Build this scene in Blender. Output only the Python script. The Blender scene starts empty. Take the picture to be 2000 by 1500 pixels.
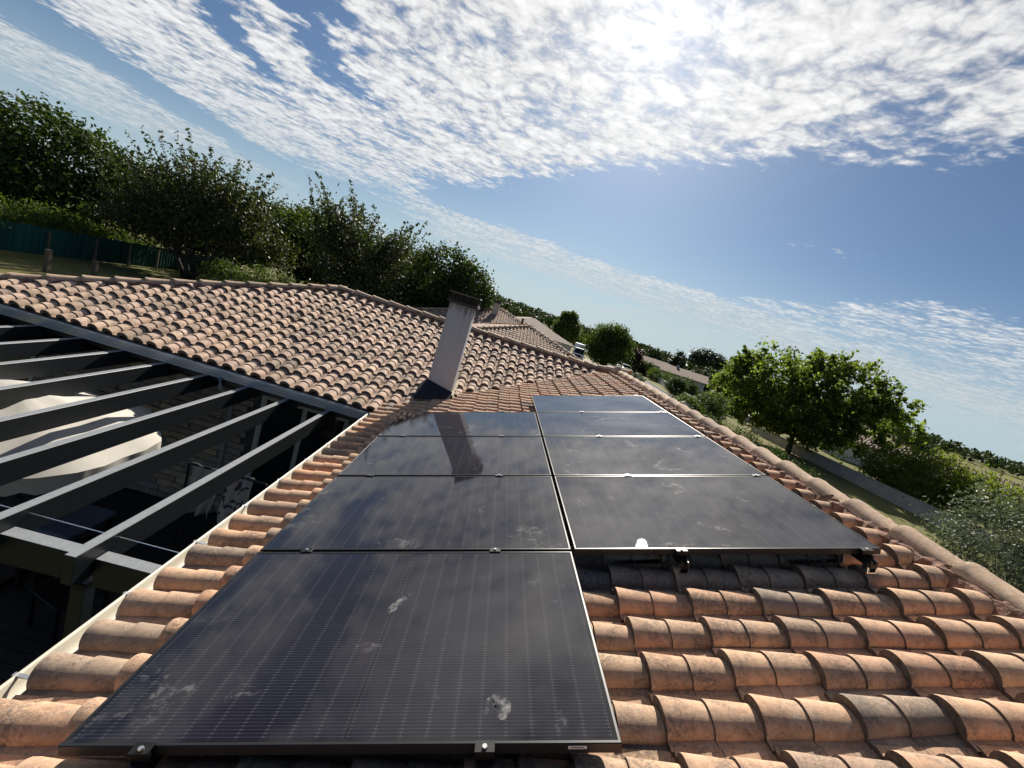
import bpy, math, random
import numpy as np
from mathutils import Matrix, Vector
random.seed(7)
RNG = np.random.default_rng(11)
SC = bpy.context.scene
COL = SC.collection
R = math.radians

# ------------------------------------------------------------------ camera
cam_d = bpy.data.cameras.new('camera')
cam = bpy.data.objects.new('camera', cam_d)
COL.objects.link(cam)
SC.camera = cam
cam_d.sensor_width = 36.0
cam_d.lens = 849.126 / 2000 * 36.0
cam_d.clip_start = 0.05
cam_d.clip_end = 6000
cam.matrix_world = Matrix(((0.955111, -0.290262, -0.059245, 0.922623),
    (-0.009633, 0.169451, -0.985492, -1.128246),
    (0.296090, 0.941825, 0.159048, 4.656792),
    (0, 0, 0, 1)))
SC.view_settings.view_transform = 'Standard'
SC.view_settings.look = 'None'
SC.view_settings.exposure = 0.80
SC.view_settings.gamma = 1.0
SC.view_settings.use_curve_mapping = False
SC.cycles.max_bounces = 6; SC.cycles.diffuse_bounces = 3; SC.cycles.glossy_bounces = 3
SC.cycles.transmission_bounces = 3; SC.cycles.transparent_max_bounces = 4
SC.cycles.use_denoising = True; SC.cycles.use_adaptive_sampling = True; SC.cycles.adaptive_threshold = .015

# ------------------------------------------------------------------ node helpers
class NT:
    def __init__(s, tree):
        s.t = tree; s.n = tree.nodes; s.l = tree.links
    def link(s, a, b):
        s.l.new(a, b)
    def put(s, sock, v):
        if isinstance(v, bpy.types.NodeSocket): s.l.new(v, sock)
        elif isinstance(v, (tuple, list)) and len(v) == 3 and sock.type == 'RGBA': sock.default_value = (*v, 1)
        else: sock.default_value = v
    def m(s, op, a, b=None, c=None, clamp=False):
        x = s.n.new('ShaderNodeMath'); x.operation = op; x.use_clamp = clamp
        s.put(x.inputs[0], a)
        if b is not None: s.put(x.inputs[1], b)
        if c is not None: s.put(x.inputs[2], c)
        return x.outputs[0]
    def ss(s, v, a, b):
        x = s.n.new('ShaderNodeMapRange'); x.interpolation_type = 'SMOOTHSTEP'
        if a > b:
            s.put(x.inputs['Value'], v); x.inputs['From Min'].default_value = b; x.inputs['From Max'].default_value = a
            x.inputs['To Min'].default_value = 1; x.inputs['To Max'].default_value = 0
        else:
            s.put(x.inputs['Value'], v); x.inputs['From Min'].default_value = a; x.inputs['From Max'].default_value = b
        return x.outputs[0]
    def noise(s, vec, scale, detail=4, rough=.55, dist=0.0, out=0):
        x = s.n.new('ShaderNodeTexNoise')
        if vec is not None: s.put(x.inputs['Vector'], vec)
        x.inputs['Scale'].default_value = scale; x.inputs['Detail'].default_value = detail
        x.inputs['Roughness'].default_value = rough; x.inputs['Distortion'].default_value = dist
        return x.outputs[out]
    def mix(s, f, a, b, mode='MIX'):
        x = s.n.new('ShaderNodeMix'); x.data_type = 'RGBA'; x.blend_type = mode
        s.put(x.inputs[0], f); s.put(x.inputs[6], a); s.put(x.inputs[7], b)
        return x.outputs[2]
    def vmath(s, op, a, b=None, scale=None):
        x = s.n.new('ShaderNodeVectorMath'); x.operation = op
        s.put(x.inputs[0], a)
        if b is not None: s.put(x.inputs[1], b)
        if scale is not None: s.put(x.inputs['Scale'], scale)
        return x.outputs[1] if op in ('DOT_PRODUCT', 'LENGTH', 'DISTANCE') else x.outputs[0]
    def sep(s, v):
        x = s.n.new('ShaderNodeSeparateXYZ'); s.put(x.inputs[0], v); return x.outputs
    def comb(s, a, b, c=0.0):
        x = s.n.new('ShaderNodeCombineXYZ')
        for i, v in enumerate((a, b, c)): s.put(x.inputs[i], v)
        return x.outputs[0]
    def ramp(s, f, stops):
        x = s.n.new('ShaderNodeValToRGB'); e = x.color_ramp.elements
        while len(e) < len(stops): e.new(0.5)
        for k, (p, c) in enumerate(stops):
            e[k].position = p; e[k].color = (*c, 1)
        s.put(x.inputs[0], f)
        return x.outputs[0]
    def attr(s, name):
        x = s.n.new('ShaderNodeAttribute'); x.attribute_name = name; return x.outputs['Fac']
    def bump(s, h, strength=.3, dist=.01):
        x = s.n.new('ShaderNodeBump'); x.inputs['Strength'].default_value = strength
        x.inputs['Distance'].default_value = dist; s.put(x.inputs['Height'], h)
        return x.outputs[0]

# ------------------------------------------------------------------ sky and sun
SUN_EL, SUN_AZ = R(33.3), R(8.5)
SD = (math.sin(SUN_AZ) * math.cos(SUN_EL), math.cos(SUN_AZ) * math.cos(SUN_EL), math.sin(SUN_EL))
world = bpy.data.worlds.new('World')
SC.world = world
world.use_nodes = True
w = NT(world.node_tree)
w.n.clear()
sky = w.n.new('ShaderNodeTexSky')
sky.sky_type = 'NISHITA'; sky.sun_disc = False
sky.sun_elevation = SUN_EL; sky.sun_rotation = SUN_AZ
sky.altitude = 30; sky.air_density = 1.0; sky.dust_density = 0.55; sky.ozone_density = 2.2
geo = w.n.new('ShaderNodeTexCoord')
dirv = w.vmath('NORMALIZE', geo.outputs['Generated'])
dx, dy, dz = w.sep(dirv)
zc = w.m('MAXIMUM', dz, 0.035)
px = w.m('DIVIDE', dx, zc); py = w.m('DIVIDE', dy, zc)
P0 = w.comb(px, py)
wn = w.noise(P0, 0.9, 3, .5, out=1)
P1 = w.vmath('ADD', P0, w.vmath('SCALE', w.vmath('SUBTRACT', wn, (.5, .5, .5)), scale=1.1))
wn2 = w.noise(P0, 7.0, 2, .5, out=1)
P1 = w.vmath('ADD', P1, w.vmath('SCALE', w.vmath('SUBTRACT', wn2, (.5, .5, .5)), scale=.42))
x1, y1, _ = w.sep(P1)
# altocumulus bank overhead, its lower edge running down to the left
e = w.m('MULTIPLY_ADD', x1, 1.52, y1)
bank = w.m('MULTIPLY', w.ss(e, 4.15, 3.0), w.ss(x1, -2.1, -1.5))
gap = w.m('MULTIPLY', w.ss(w.m('ABSOLUTE', w.m('ADD', x1, 1.22)), .26, .03), w.ss(y1, 3.7, 2.4))
gap2 = w.m('MULTIPLY', w.ss(w.m('ABSOLUTE', w.m('ADD', x1, 1.95)), .22, .03), w.ss(y1, 4.2, 2.8))
bank = w.m('MULTIPLY', bank, w.m('MULTIPLY', w.ss(y1, 5.4, 4.3), w.ss(y1, -.1, .7)))  # bank cut off past the zenith, out of view, to deepen the shade
# streets of cloud on the left
lw = w.m('MULTIPLY', w.m('MULTIPLY', w.ss(x1, -4.0, -3.35), w.ss(x1, -.9, -1.6)), w.m('MULTIPLY', w.ss(y1, 8.0, 5.0), w.ss(y1, -.4, .8)))
l2 = w.m('MULTIPLY', w.m('MULTIPLY', w.ss(x1, -10.0, -6.0), w.ss(x1, -4.05, -4.6)), w.m('MULTIPLY', w.ss(y1, 11.5, 7.0), .95))
# low band far away
lb = w.m('MULTIPLY', w.m('MULTIPLY', w.ss(y1, 5.5, 6.3), w.ss(y1, 13.5, 8.5)), w.ss(x1, -3.4, -1.2))
# torn streaks low on the right
rb = w.m('MULTIPLY', w.m('MULTIPLY', w.ss(x1, 2.2, 3.2), w.ss(y1, 2.4, 3.5)), .80)
rb2 = w.m('MULTIPLY', w.m('MULTIPLY', w.ss(w.m('ABSOLUTE', w.m('SUBTRACT', x1, 1.95)), .5, .1), w.ss(w.m('ABSOLUTE', w.m('SUBTRACT', y1, 3.05)), .3, .05)), .60)
cov = w.m('MAXIMUM', bank, lw)
cov = w.m('SUBTRACT', cov, w.m('MULTIPLY', w.m('MAXIMUM', gap, gap2), .62))
cov = w.m('MAXIMUM', cov, w.m('MAXIMUM', l2, w.m('MAXIMUM', lb, w.m('MAXIMUM', rb, rb2))))
# broken field behind the viewer, thinned so that shaded sides stay dark
back = w.m('MULTIPLY', w.ss(y1, .3, -.9), .36)
cov = w.m('MAXIMUM', cov, back)
ddist = w.vmath('LENGTH', P0)
Pw = w.vmath('ADD', P0, w.vmath('SCALE', w.vmath('SUBTRACT', w.noise(P0, 5.0, 2, .55, out=1), (.5, .5, .5)), scale=.12))
vo = w.n.new('ShaderNodeTexVoronoi'); vo.feature = 'SMOOTH_F1'; vo.inputs['Scale'].default_value = 12.0
vo.inputs['Smoothness'].default_value = .35; w.put(vo.inputs['Vector'], Pw)
vo2 = w.n.new('ShaderNodeTexVoronoi'); vo2.feature = 'F1'; vo2.inputs['Scale'].default_value = 36.0
w.put(vo2.inputs['Vector'], w.vmath('ADD', Pw, w.vmath('SCALE', w.vmath('SUBTRACT', w.noise(P0, 21.0, 2, .6, out=1), (.5, .5, .5)), scale=.05)))
n1 = w.noise(P0, 2.3, 3, .55)
n2 = w.noise(Pw, 12.0, 5, .62)
cell = w.m('MULTIPLY_ADD', vo.outputs['Distance'], -.50, .36)
cell = w.m('MULTIPLY_ADD', vo2.outputs['Distance'], -.26, w.m('ADD', cell, .11))
wisp = w.noise(w.vmath('MULTIPLY', P1, (2.6, .8, 1.0)), 2.2, 5, .62)
tex = w.m('MULTIPLY_ADD', w.m('SUBTRACT', n1, .5), 1.5, cell)
tex = w.m('MULTIPLY_ADD', w.m('SUBTRACT', wisp, .5), .7, tex)
tex = w.m('MULTIPLY_ADD', w.m('SUBTRACT', n2, .5), 1.0, tex)
dens = w.m('ADD', w.m('MULTIPLY_ADD', cov, 1.28, -.76), tex)
alpha = w.ss(dens, .04, .72)
thick = w.ss(dens, .40, 1.10)
# a puff is brighter where it bulges, greyer in the seams and thick middles
sdot = w.vmath('DOT_PRODUCT', dirv, SD)
sd0 = w.m('MAXIMUM', sdot, 0.0)
glow = w.m('ADD', w.m('MULTIPLY', w.m('POWER', sd0, 160.0), 2.6), w.m('MULTIPLY', w.m('POWER', sd0, 24.0), .5))
bright = w.m('MULTIPLY_ADD', w.m('SUBTRACT', w.m('ADD', cell, w.m('MULTIPLY', w.m('SUBTRACT', n2, .5), 1.5)), .25), 3.2, 6.7)
bright = w.m('MULTIPLY_ADD', thick, .5, bright)
bright = w.m('ADD', bright, w.m('MULTIPLY', w.m('SUBTRACT', n1, .5), 2.2))
bright = w.m('ADD', bright, glow)
bright = w.m('MAXIMUM', w.m('MULTIPLY', bright, w.m('MULTIPLY_ADD', w.ss(ddist, 2.0, 10.0), -.18, 1.0)), 3.2)
cloudcol = w.vmath('SCALE', w.mix(w.ss(ddist, 1.5, 9.0), (1.0, 1.0, 1.0), (.90, .96, 1.0)), scale=bright)
skyc = w.mix(1.0, sky.outputs[0], (.84, 1.0, 1.16), 'MULTIPLY')
skyc = w.vmath('SCALE', skyc, scale=0.44)
veil = w.m('MULTIPLY', w.m('POWER', w.ss(dz, .34, .0), 2.0), .82)
skyc = w.mix(veil, skyc, (3.9, 4.95, 5.6))
alpha = w.m('MULTIPLY', alpha, w.ss(dz, .015, .07))
alpha = w.m('MULTIPLY', alpha, w.m('MULTIPLY_ADD', w.ss(ddist, 3.0, 9.0), -.25, .97))
halo = w.m('MULTIPLY', w.m('POWER', sd0, 60.0), .8)      # thin veil round the sun
skyc = w.vmath('ADD', skyc, w.comb(halo, halo, halo))
final = w.mix(alpha, skyc, cloudcol)
bg = w.n.new('ShaderNodeBackground'); bg.inputs['Strength'].default_value = 0.073
w.link(final, bg.inputs['Color'])
wo = w.n.new('ShaderNodeOutputWorld'); w.link(bg.outputs[0], wo.inputs['Surface'])
world.cycles.sampling_method = 'MANUAL'; world.cycles.sample_map_resolution = 512

sun_d = bpy.data.lights.new('sun', 'SUN')
sun_d.energy = 5.0; sun_d.angle = R(0.7); sun_d.color = (1.0, .93, .82)
sun = bpy.data.objects.new('sun', sun_d)
COL.objects.link(sun)
sun.rotation_euler = Vector(SD).to_track_quat('Z', 'Y').to_euler()
sun.location = (0, 0, 40)

# ------------------------------------------------------------------ mesh helpers
class MB:
    def __init__(s): s.v = []; s.f = []; s.mi = []
    def add(s, vs, fs, mi=0):
        o = len(s.v); s.v += [tuple(p) for p in vs]; s.f += [tuple(i + o for i in f) for f in fs]; s.mi += [mi] * len(fs)
    def box(s, a, b, mi=0, M=None):
        (x0, y0, z0), (x1, y1, z1) = a, b
        vs = [(x0, y0, z0), (x1, y0, z0), (x1, y1, z0), (x0, y1, z0), (x0, y0, z1), (x1, y0, z1), (x1, y1, z1), (x0, y1, z1)]
        if M is not None: vs = [tuple(M @ Vector(v)) for v in vs]
        s.add(vs, [(0, 3, 2, 1), (4, 5, 6, 7), (0, 1, 5, 4), (1, 2, 6, 5), (2, 3, 7, 6), (3, 0, 4, 7)], mi)
    def cbox(s, a, b, ch=.004, mi=0, M=None):
        # box with chamfered edges: three nested slabs hull
        (x0, y0, z0), (x1, y1, z1) = a, b
        vs = []
        for z, i in ((z0, ch), (z0 + ch, 0), (z1 - ch, 0), (z1, ch)):
            k = ch if i == 0 else ch * 1.7
            q = i
            vs += [(x0 + q + ch, y0 + q, z), (x1 - q - ch, y0 + q, z), (x1 - q, y0 + q + ch, z), (x1 - q, y1 - q - ch, z),
                   (x1 - q - ch, y1 - q, z), (x0 + q + ch, y1 - q, z), (x0 + q, y1 - q - ch, z), (x0 + q, y0 + q + ch, z)]
        if M is not None: vs = [tuple(M @ Vector(v)) for v in vs]
        fs = [tuple(range(7, -1, -1)), tuple(range(24, 32))]
        for r in range(3):
            for j in range(8):
                k = (j + 1) % 8
                fs.append((r * 8 + j, r * 8 + k, r * 8 + 8 + k, r * 8 + 8 + j))
        s.add(vs, fs, mi)
    def tube(s, pts, rad, n=8, mi=0, cap=True):
        pts = [Vector(p) for p in pts]
        rads = rad if isinstance(rad, (list, tuple)) else [rad] * len(pts)
        vs = []; fs = []
        for i, p in enumerate(pts):
            d = (pts[min(i + 1, len(pts) - 1)] - pts[max(i - 1, 0)]).normalized()
            a = d.orthogonal().normalized() if abs(d.z) > .95 else d.cross(Vector((0, 0, 1))).normalized()
            b = d.cross(a)
            for k in range(n):
                t = 2 * math.pi * k / n
                vs.append(tuple(p + (a * math.cos(t) + b * math.sin(t)) * rads[i]))
        for i in range(len(pts) - 1):
            for k in range(n):
                k2 = (k + 1) % n
                fs.append((i * n + k, (i + 1) * n + k, (i + 1) * n + k2, i * n + k2))
        if cap:
            fs.append(tuple(range(n))); fs.append(tuple((len(pts) - 1) * n + k for k in range(n - 1, -1, -1)))
        s.add(vs, fs, mi)
    def sweep(s, prof, a, b, up=(0, 0, 1), side=None, mi=0, closed=False):
        # prof: list of (side, up) offsets swept straight from a to b
        a, b = Vector(a), Vector(b); d = (b - a).normalized()
        sd = Vector(side) if side else d.cross(Vector(up)).normalized()
        u = Vector(up)
        n = len(prof)
        vs = [tuple(a + sd * p[0] + u * p[1]) for p in prof] + [tuple(b + sd * p[0] + u * p[1]) for p in prof]
        fs = []
        for k in range(n if closed else n - 1):
            k2 = (k + 1) % n
            fs.append((k, k2, n + k2, n + k))
        if closed:
            fs.append(tuple(range(n - 1, -1, -1))); fs.append(tuple(range(n, 2 * n)))
        s.add(vs, fs, mi)
    def build(s, name, mats, parent=None, smooth=False, M=None):
        me = bpy.data.meshes.new(name)
        me.from_pydata(s.v, [], s.f)
        if not isinstance(mats, (list, tuple)): mats = [mats]
        for m_ in mats: me.materials.append(m_)
        if len(mats) > 1: me.polygons.foreach_set('material_index', s.mi)
        if smooth: me.polygons.foreach_set('use_smooth', [True] * len(me.polygons))
        me.update()
        return link(name, me, parent, M)

def link(name, me, parent=None, M=None):
    o = bpy.data.objects.new(name, me)
    COL.objects.link(o)
    if parent is not None: o.parent = parent
    if M is not None: o.matrix_local = M
    return o
def tag(o, label=None, cat=None, group=None, kind=None):
    if label: o['label'] = label
    if cat: o['category'] = cat
    if group: o['group'] = group
    if kind: o['kind'] = kind
    return o
def thing(name, label, cat, M=None, group=None):
    o = bpy.data.objects.new(name, None); o.empty_display_size = .2
    COL.objects.link(o)
    if M is not None: o.matrix_world = M if isinstance(M, Matrix) else Matrix.Translation(M)
    return tag(o, label, cat, group)
def np_mesh(name, v, f, mat, parent=None, rnd=None, smooth=False):
    me = bpy.data.meshes.new(name)
    nv, nf, k = len(v), len(f), f.shape[1]
    me.vertices.add(nv); me.vertices.foreach_set('co', np.ascontiguousarray(v, dtype=np.float32).ravel())
    me.loops.add(nf * k); me.loops.foreach_set('vertex_index', np.ascontiguousarray(f, dtype=np.int32).ravel())
    me.polygons.add(nf)
    me.polygons.foreach_set('loop_start', np.arange(0, nf * k, k, dtype=np.int32))
    me.polygons.foreach_set('loop_total', np.full(nf, k, dtype=np.int32))
    if smooth: me.polygons.foreach_set('use_smooth', np.ones(nf, dtype=bool))
    if rnd is not None:
        a = me.attributes.new('rnd', 'FLOAT', 'FACE'); a.data.foreach_set('value', rnd.astype(np.float32))
    me.materials.append(mat)
    me.update(); me.validate()
    return link(name, me, parent)
def copy_tree(o, M=None, parent=None):
    c_ = o.copy(); COL.objects.link(c_)
    if parent is not None: c_.parent = parent
    if M is not None: c_.matrix_local = M
    for ch in list(o.children): copy_tree(ch, None, c_)
    return c_

# ------------------------------------------------------------------ materials
def mat(name):
    m_ = bpy.data.materials.new(name); m_.use_nodes = True
    t = NT(m_.node_tree); t.n.clear()
    out = t.n.new('ShaderNodeOutputMaterial')
    b = t.n.new('ShaderNodeBsdfPrincipled')
    t.link(b.outputs[0], out.inputs['Surface'])
    return m_, t, b, out
def simple(name, col, rough=.6, metal=0.0, var=.15, scale=8.0, bump=.0, bscale=60, spec=.5):
    m_, t, b, o = mat(name)
    tc = t.n.new('ShaderNodeNewGeometry').outputs['Position']
    n = t.noise(tc, scale, 5, .6)
    d = tuple(c_ * (1 - var) for c_ in col); u = tuple(min(1, c_ * (1 + var)) for c_ in col)
    t.put(b.inputs['Base Color'], t.mix(t.ss(n, .3, .7), d, u))
    t.put(b.inputs['Roughness'], t.m('MULTIPLY_ADD', n, .2, rough - .1))
    b.inputs['Metallic'].default_value = metal; b.inputs['Specular IOR Level'].default_value = spec
    if bump: t.link(t.bump(t.noise(tc, bscale, 4, .6), bump, .01), b.inputs['Normal'])
    return m_
def clay(name, attr, stops, stain=1.0, lich=.35, warm=.55):
    m_, t, b, o = mat(name)
    g = t.n.new('ShaderNodeNewGeometry').outputs['Position']
    if attr: r = t.attr('rnd')
    else: r = t.n.new('ShaderNodeObjectInfo').outputs['Random']
    off = t.vmath('ADD', g, t.vmath('SCALE', (3.1, 7.7, 5.3), scale=t.m('MULTIPLY', r, 9.0)))
    base = t.ramp(r, stops)
    r3 = t.m('FRACT', t.m('MULTIPLY', r, 41.7))
    base = t.mix(t.ss(r3, .72, 1.0), base, (.25, .195, .155))
    base = t.mix(t.m('MULTIPLY', t.ss(r3, .30, .0), .5), base, (.62, .44, .28))
    # firing differences inside a tile
    base = t.mix(t.m('MULTIPLY', t.ss(t.noise(off, 5.0, 3, .5), .38, .66), warm), base, (.56, .39, .26))
    mot = t.noise(off, 34.0, 5, .7)
    base = t.mix(t.m('MULTIPLY', t.ss(mot, .44, .64), .36), base, (.19, .12, .085))
    r2 = t.m('FRACT', t.m('MULTIPLY', r, 17.31))
    # weather staining, dark
    big = t.noise(off, 7.5, 4, .62, .4)
    fine = t.noise(off, 62.0, 5, .72)
    st = t.m('MULTIPLY', t.ss(t.m('MULTIPLY_ADD', r2, .20, big), .50, .76), t.ss(fine, .36, .60))
    base = t.mix(t.m('MULTIPLY', st, .72 * stain), base, (.085, .072, .062))
    # black specks
    sp = t.m('MULTIPLY', t.ss(t.noise(off, 170.0, 3, .75), .54, .64), t.ss(big, .34, .6))
    base = t.mix(t.m('MULTIPLY', sp, .9 * stain), base, (.06, .05, .045))
    # pale lichen bloom
    li = t.m('MULTIPLY', t.ss(t.noise(off, 28.0, 5, .66), .53, .66), t.ss(t.noise(off, 3.5, 2, .5), .42, .6))
    base = t.mix(t.m('MULTIPLY', li, lich), base, (.60, .54, .43))
    grain = t.noise(off, 420.0, 2, .7)
    base = t.mix(t.m('MULTIPLY', t.ss(grain, .40, .66), .34), base, (.56, .42, .31))
    t.put(b.inputs['Base Color'], base)
    b.inputs['Roughness'].default_value = .86; b.inputs['Specular IOR Level'].default_value = .3
    h = t.m('ADD', t.m('MULTIPLY', fine, .6), t.m('MULTIPLY', grain, .5))
    t.link(t.bump(h, .6, .005), b.inputs['Normal'])
    return m_
WARM = [(0.0, (0.543, 0.266, 0.152)), (0.25, (0.645, 0.34, 0.194)), (0.5, (0.529, 0.319, 0.204)), (0.75, (0.706, 0.4, 0.234)), (1.0, (0.601, 0.3, 0.176))]
PINK = [(0.0, (0.631, 0.427, 0.34)), (0.3, (0.741, 0.532, 0.424)), (0.6, (0.6, 0.444, 0.364)), (0.85, (0.8, 0.595, 0.474)), (1.0, (0.711, 0.484, 0.364))]
M_tile = clay('terracotta_tile', False, WARM)
M_tile_s = clay('terracotta_tile_field', True, WARM)
M_tile2 = clay('weathered_tile', False, PINK, 1.1)
M_tile2_s = clay('weathered_tile_field', True, PINK, 1.1)
M_tend = simple('tile_butt_shade', (.10, .072, .058), .95, 0, .4, 30, .5, 90)  # shade of tile butts and joint steps painted as a dark colour
M_ridge = clay('ridge_tile_clay', False, [(0.0, (.44, .29, .20)), (.5, (.54, .39, .28)), (1.0, (.50, .34, .25))], .55, .45)
M_mortar = simple('mortar', (.19, .105, .075), .95, 0, .5, 25, .9, 60)
M_under = simple('roof_underlay', (.10, .07, .055), .9, 0, .3, 10)
M_alu = simple('grey_aluminium', (.47, .51, .56), .34, .3, .08, 3, 0)
M_cream = simple('cream_pvc', (.66, .60, .48), .45, 0, .07, 6)
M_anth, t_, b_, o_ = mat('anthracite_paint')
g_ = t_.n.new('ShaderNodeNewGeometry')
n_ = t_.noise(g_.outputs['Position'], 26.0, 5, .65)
sheenf = t_.m('MULTIPLY', t_.ss(t_.sep(g_.outputs['Normal'])[2], .6, .95), t_.m('MULTIPLY_ADD', n_, .5, .45))   # sheen of the grazing sun, painted pale on upward faces
t_.put(b_.inputs['Base Color'], t_.mix(sheenf, (.0075, .0115, .0145), (.29, .31, .33))); b_.inputs['Roughness'].default_value = .42
M_white = simple('white_render', (.66, .64, .60), .9, 0, .06, 4, .35, 120)
M_chim, t_, b_, o_ = mat('chimney_render')
g_ = t_.n.new('ShaderNodeNewGeometry').outputs['Position']
st_ = t_.noise(t_.vmath('MULTIPLY', g_, (26.0, 26.0, .7)), 1.0, 5, .65)             # rain streaks running down
c_ = t_.mix(t_.ss(st_, .38, .66), (.42, .45, .485), (.39, .415, .445))
c_ = t_.mix(t_.m('MULTIPLY', t_.ss(t_.noise(g_, 9.0, 5, .7), .52, .72), .3), c_, (.47, .45, .41))
c_ = t_.mix(t_.m('MULTIPLY', t_.ss(t_.m('ADD', t_.sep(g_)[2], t_.m('MULTIPLY', st_, .5)), 4.55, 4.78), .75), c_, (.09, .08, .075))   # soot under the crown
t_.put(b_.inputs['Base Color'], c_); b_.inputs['Roughness'].default_value = .93; b_.inputs['Specular IOR Level'].default_value = .2
t_.link(t_.bump(t_.noise(g_, 110.0, 4, .7), .6, .004), b_.inputs['Normal'])
M_black = simple('black_metal', (.014, .014, .015), .4, .5, .2, 20)
M_steel = simple('steel', (.62, .62, .62), .28, 1.0, .06, 30)
M_sticker = simple('white_label', (.75, .75, .73), .5, 0, .04, 40)
M_ink = simple('label_ink', (.05, .05, .05), .6)
M_zinc = simple('zinc_flashing', (.035, .038, .044), .5, .5, .2, 9)
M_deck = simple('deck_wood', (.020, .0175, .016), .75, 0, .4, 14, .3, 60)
M_canvas = simple('canvas', (.44, .415, .37), .85, 0, .06, 3, .1, 80)
M_glassd, t_, b_, o_ = mat('dark_window')
b_.inputs['Base Color'].default_value = (.01, .012, .014, 1); b_.inputs['Roughness'].default_value = .04
M_frame = simple('door_frame_grey', (.34, .36, .37), .45, 0, .08, 5)
M_stone = clay('stone_cladding', False, [(0, (.12, .122, .126)), (.4, (.19, .19, .195)), (.7, (.15, .152, .156)), (1, (.23, .23, .228))], .7, .0, .0)
M_grey = simple('stone_backing', (.05, .05, .05), .95, 0, .2, 20)
M_bark = simple('bark', (.055, .045, .036), .95, 0, .4, 14, .8, 30)
M_post = simple('weathered_post', (.12, .095, .07), .9, 0, .3, 10, .5, 40)
M_concrete = simple('concrete', (.30, .29, .275), .9, 0, .14, 1.6, .2, 40)
M_lilac = simple('lilac_render', (.42, .41, .42), .9, 0, .05, 2)
M_tan = simple('tan_roof', (.17, .12, .092), .9, 0, .3, 2.5, .8, 14)
M_tyre = simple('rubber', (.02, .02, .02), .8)
M_carw = simple('white_car_paint', (.72, .72, .72), .25, 0, .03)
M_card = simple('dark_car_paint', (.045, .05, .058), .25, 0, .1)
M_cargr = simple('silver_car_paint', (.42, .44, .46), .25, .3, .05)
M_lamp = simple('lamp_glass', (.6, .6, .58), .15)

def leaf_mat(name, cols, trans=.35, tcol=None, gloss=.35, rough=.45):
    m_, t, b, o = mat(name)
    r = t.attr('rnd')
    base = t.ramp(r, cols)
    t.put(b.inputs['Base Color'], base)
    b.inputs['Roughness'].default_value = rough; b.inputs['Specular IOR Level'].default_value = gloss
    tr = t.n.new('ShaderNodeBsdfTranslucent')
    tc = t.mix(1.0, base, tcol or (1.5, 1.6, .55), 'MULTIPLY')
    t.put(tr.inputs['Color'], tc)
    mx = t.n.new('ShaderNodeMixShader'); mx.inputs[0].default_value = trans
    t.link(b.outputs[0], mx.inputs[1]); t.link(tr.outputs[0], mx.inputs[2]); t.link(mx.outputs[0], o.inputs['Surface'])
    return m_
L_maple = leaf_mat('maple_leaf', [(0, (.042, .064, .016)), (.5, (.088, .115, .030)), (1, (.15, .175, .055))], .60, (1.75, 1.95, .8), .15, .6)
L_dark = leaf_mat('dark_leaf', [(0, (0.0237, 0.042, 0.0132)), (0.6, (0.0447, 0.0721, 0.021)), (1, (0.0721, 0.105, 0.0328))], .25, gloss=.15, rough=.6)
L_plum = leaf_mat('plum_leaf', [(0, (0.0243, 0.0351, 0.0135)), (0.5, (0.0459, 0.0621, 0.0216)), (1, (0.0744, 0.0879, 0.0324))], .28, (1.4, 1.4, .6), .3, .55)
L_mid = leaf_mat('garden_leaf', [(0, (0.0298, 0.0521, 0.0136)), (0.5, (0.0559, 0.0869, 0.0211)), (1, (0.0932, 0.1304, 0.0348))], .38, gloss=.15, rough=.6)
L_bright = leaf_mat('bright_leaf', [(0, (0.0528, 0.0792, 0.0148)), (0.5, (0.095, 0.1267, 0.0264)), (1, (0.1267, 0.1637, 0.0422))], .55, (1.7, 1.7, .6), .2, .55)
L_olive = leaf_mat('olive_leaf', [(0, (0.0478, 0.0616, 0.0425)), (0.6, (0.1063, 0.1275, 0.0904)), (1, (0.2338, 0.2496, 0.2019))], .30, (1.2, 1.3, .8), .3, .5)
L_pine = leaf_mat('pine_needles', [(0, (0.0125, 0.0229, 0.0146)), (1, (0.0312, 0.052, 0.027))], .12)
L_red = leaf_mat('copper_leaf', [(0, (.022, .010, .012)), (1, (.05, .022, .024))], .25, (1.5, .7, .7))
L_far = leaf_mat('far_leaf', [(0, (0.0229, 0.0374, 0.0187)), (0.6, (0.0395, 0.0582, 0.027)), (1, (0.0603, 0.0811, 0.0354))], .2, gloss=.15, rough=.6)

# ------------------------------------------------------------------ frame of the roof
TH = R(17.0); c, s = math.cos(TH), math.sin(TH); T = math.tan(TH)
Z0 = 3.0                                              # roof datum above the ground
def roof_pt(u, v, n): return Vector((c * u - s * n, v, s * u + c * n + Z0))
def axes(o, x, y, z):
    x, y, z = Vector(x), Vector(y), Vector(z)
    return Matrix(((x.x, y.x, z.x, o[0]), (x.y, y.y, z.y, o[1]), (x.z, y.z, z.z, o[2]), (0, 0, 0, 1)))

# ------------------------------------------------------------------ ground
def ground_mat():
    m_, t, b, o = mat('grass_ground')
    g = t.n.new('ShaderNodeNewGeometry').outputs['Position']
    n1 = t.noise(g, .12, 4, .6); n2 = t.noise(g, 1.3, 5, .65); n3 = t.noise(g, 22, 4, .7)
    col = t.mix(t.ss(n1, .35, .65), (.12, .14, .034), (.19, .165, .065))
    col = t.mix(t.m('MULTIPLY', t.ss(n2, .42, .68), .7), col, (.25, .20, .095))
    col = t.mix(t.m('MULTIPLY', t.ss(n3, .35, .7), .6), col, (.045, .062, .015))
    t.put(b.inputs['Base Color'], col); b.inputs['Roughness'].default_value = .95
    b.inputs['Specular IOR Level'].default_value = .15
    t.link(t.bump(n3, .9, .05), b.inputs['Normal'])
    return m_
M_ground = ground_mat()
mb = MB()
N = 40
ext = [-3000, -1200, -500, -200, -100, -50, 0, 50, 100, 200, 500, 1200, 3000]
idx = {}
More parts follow.
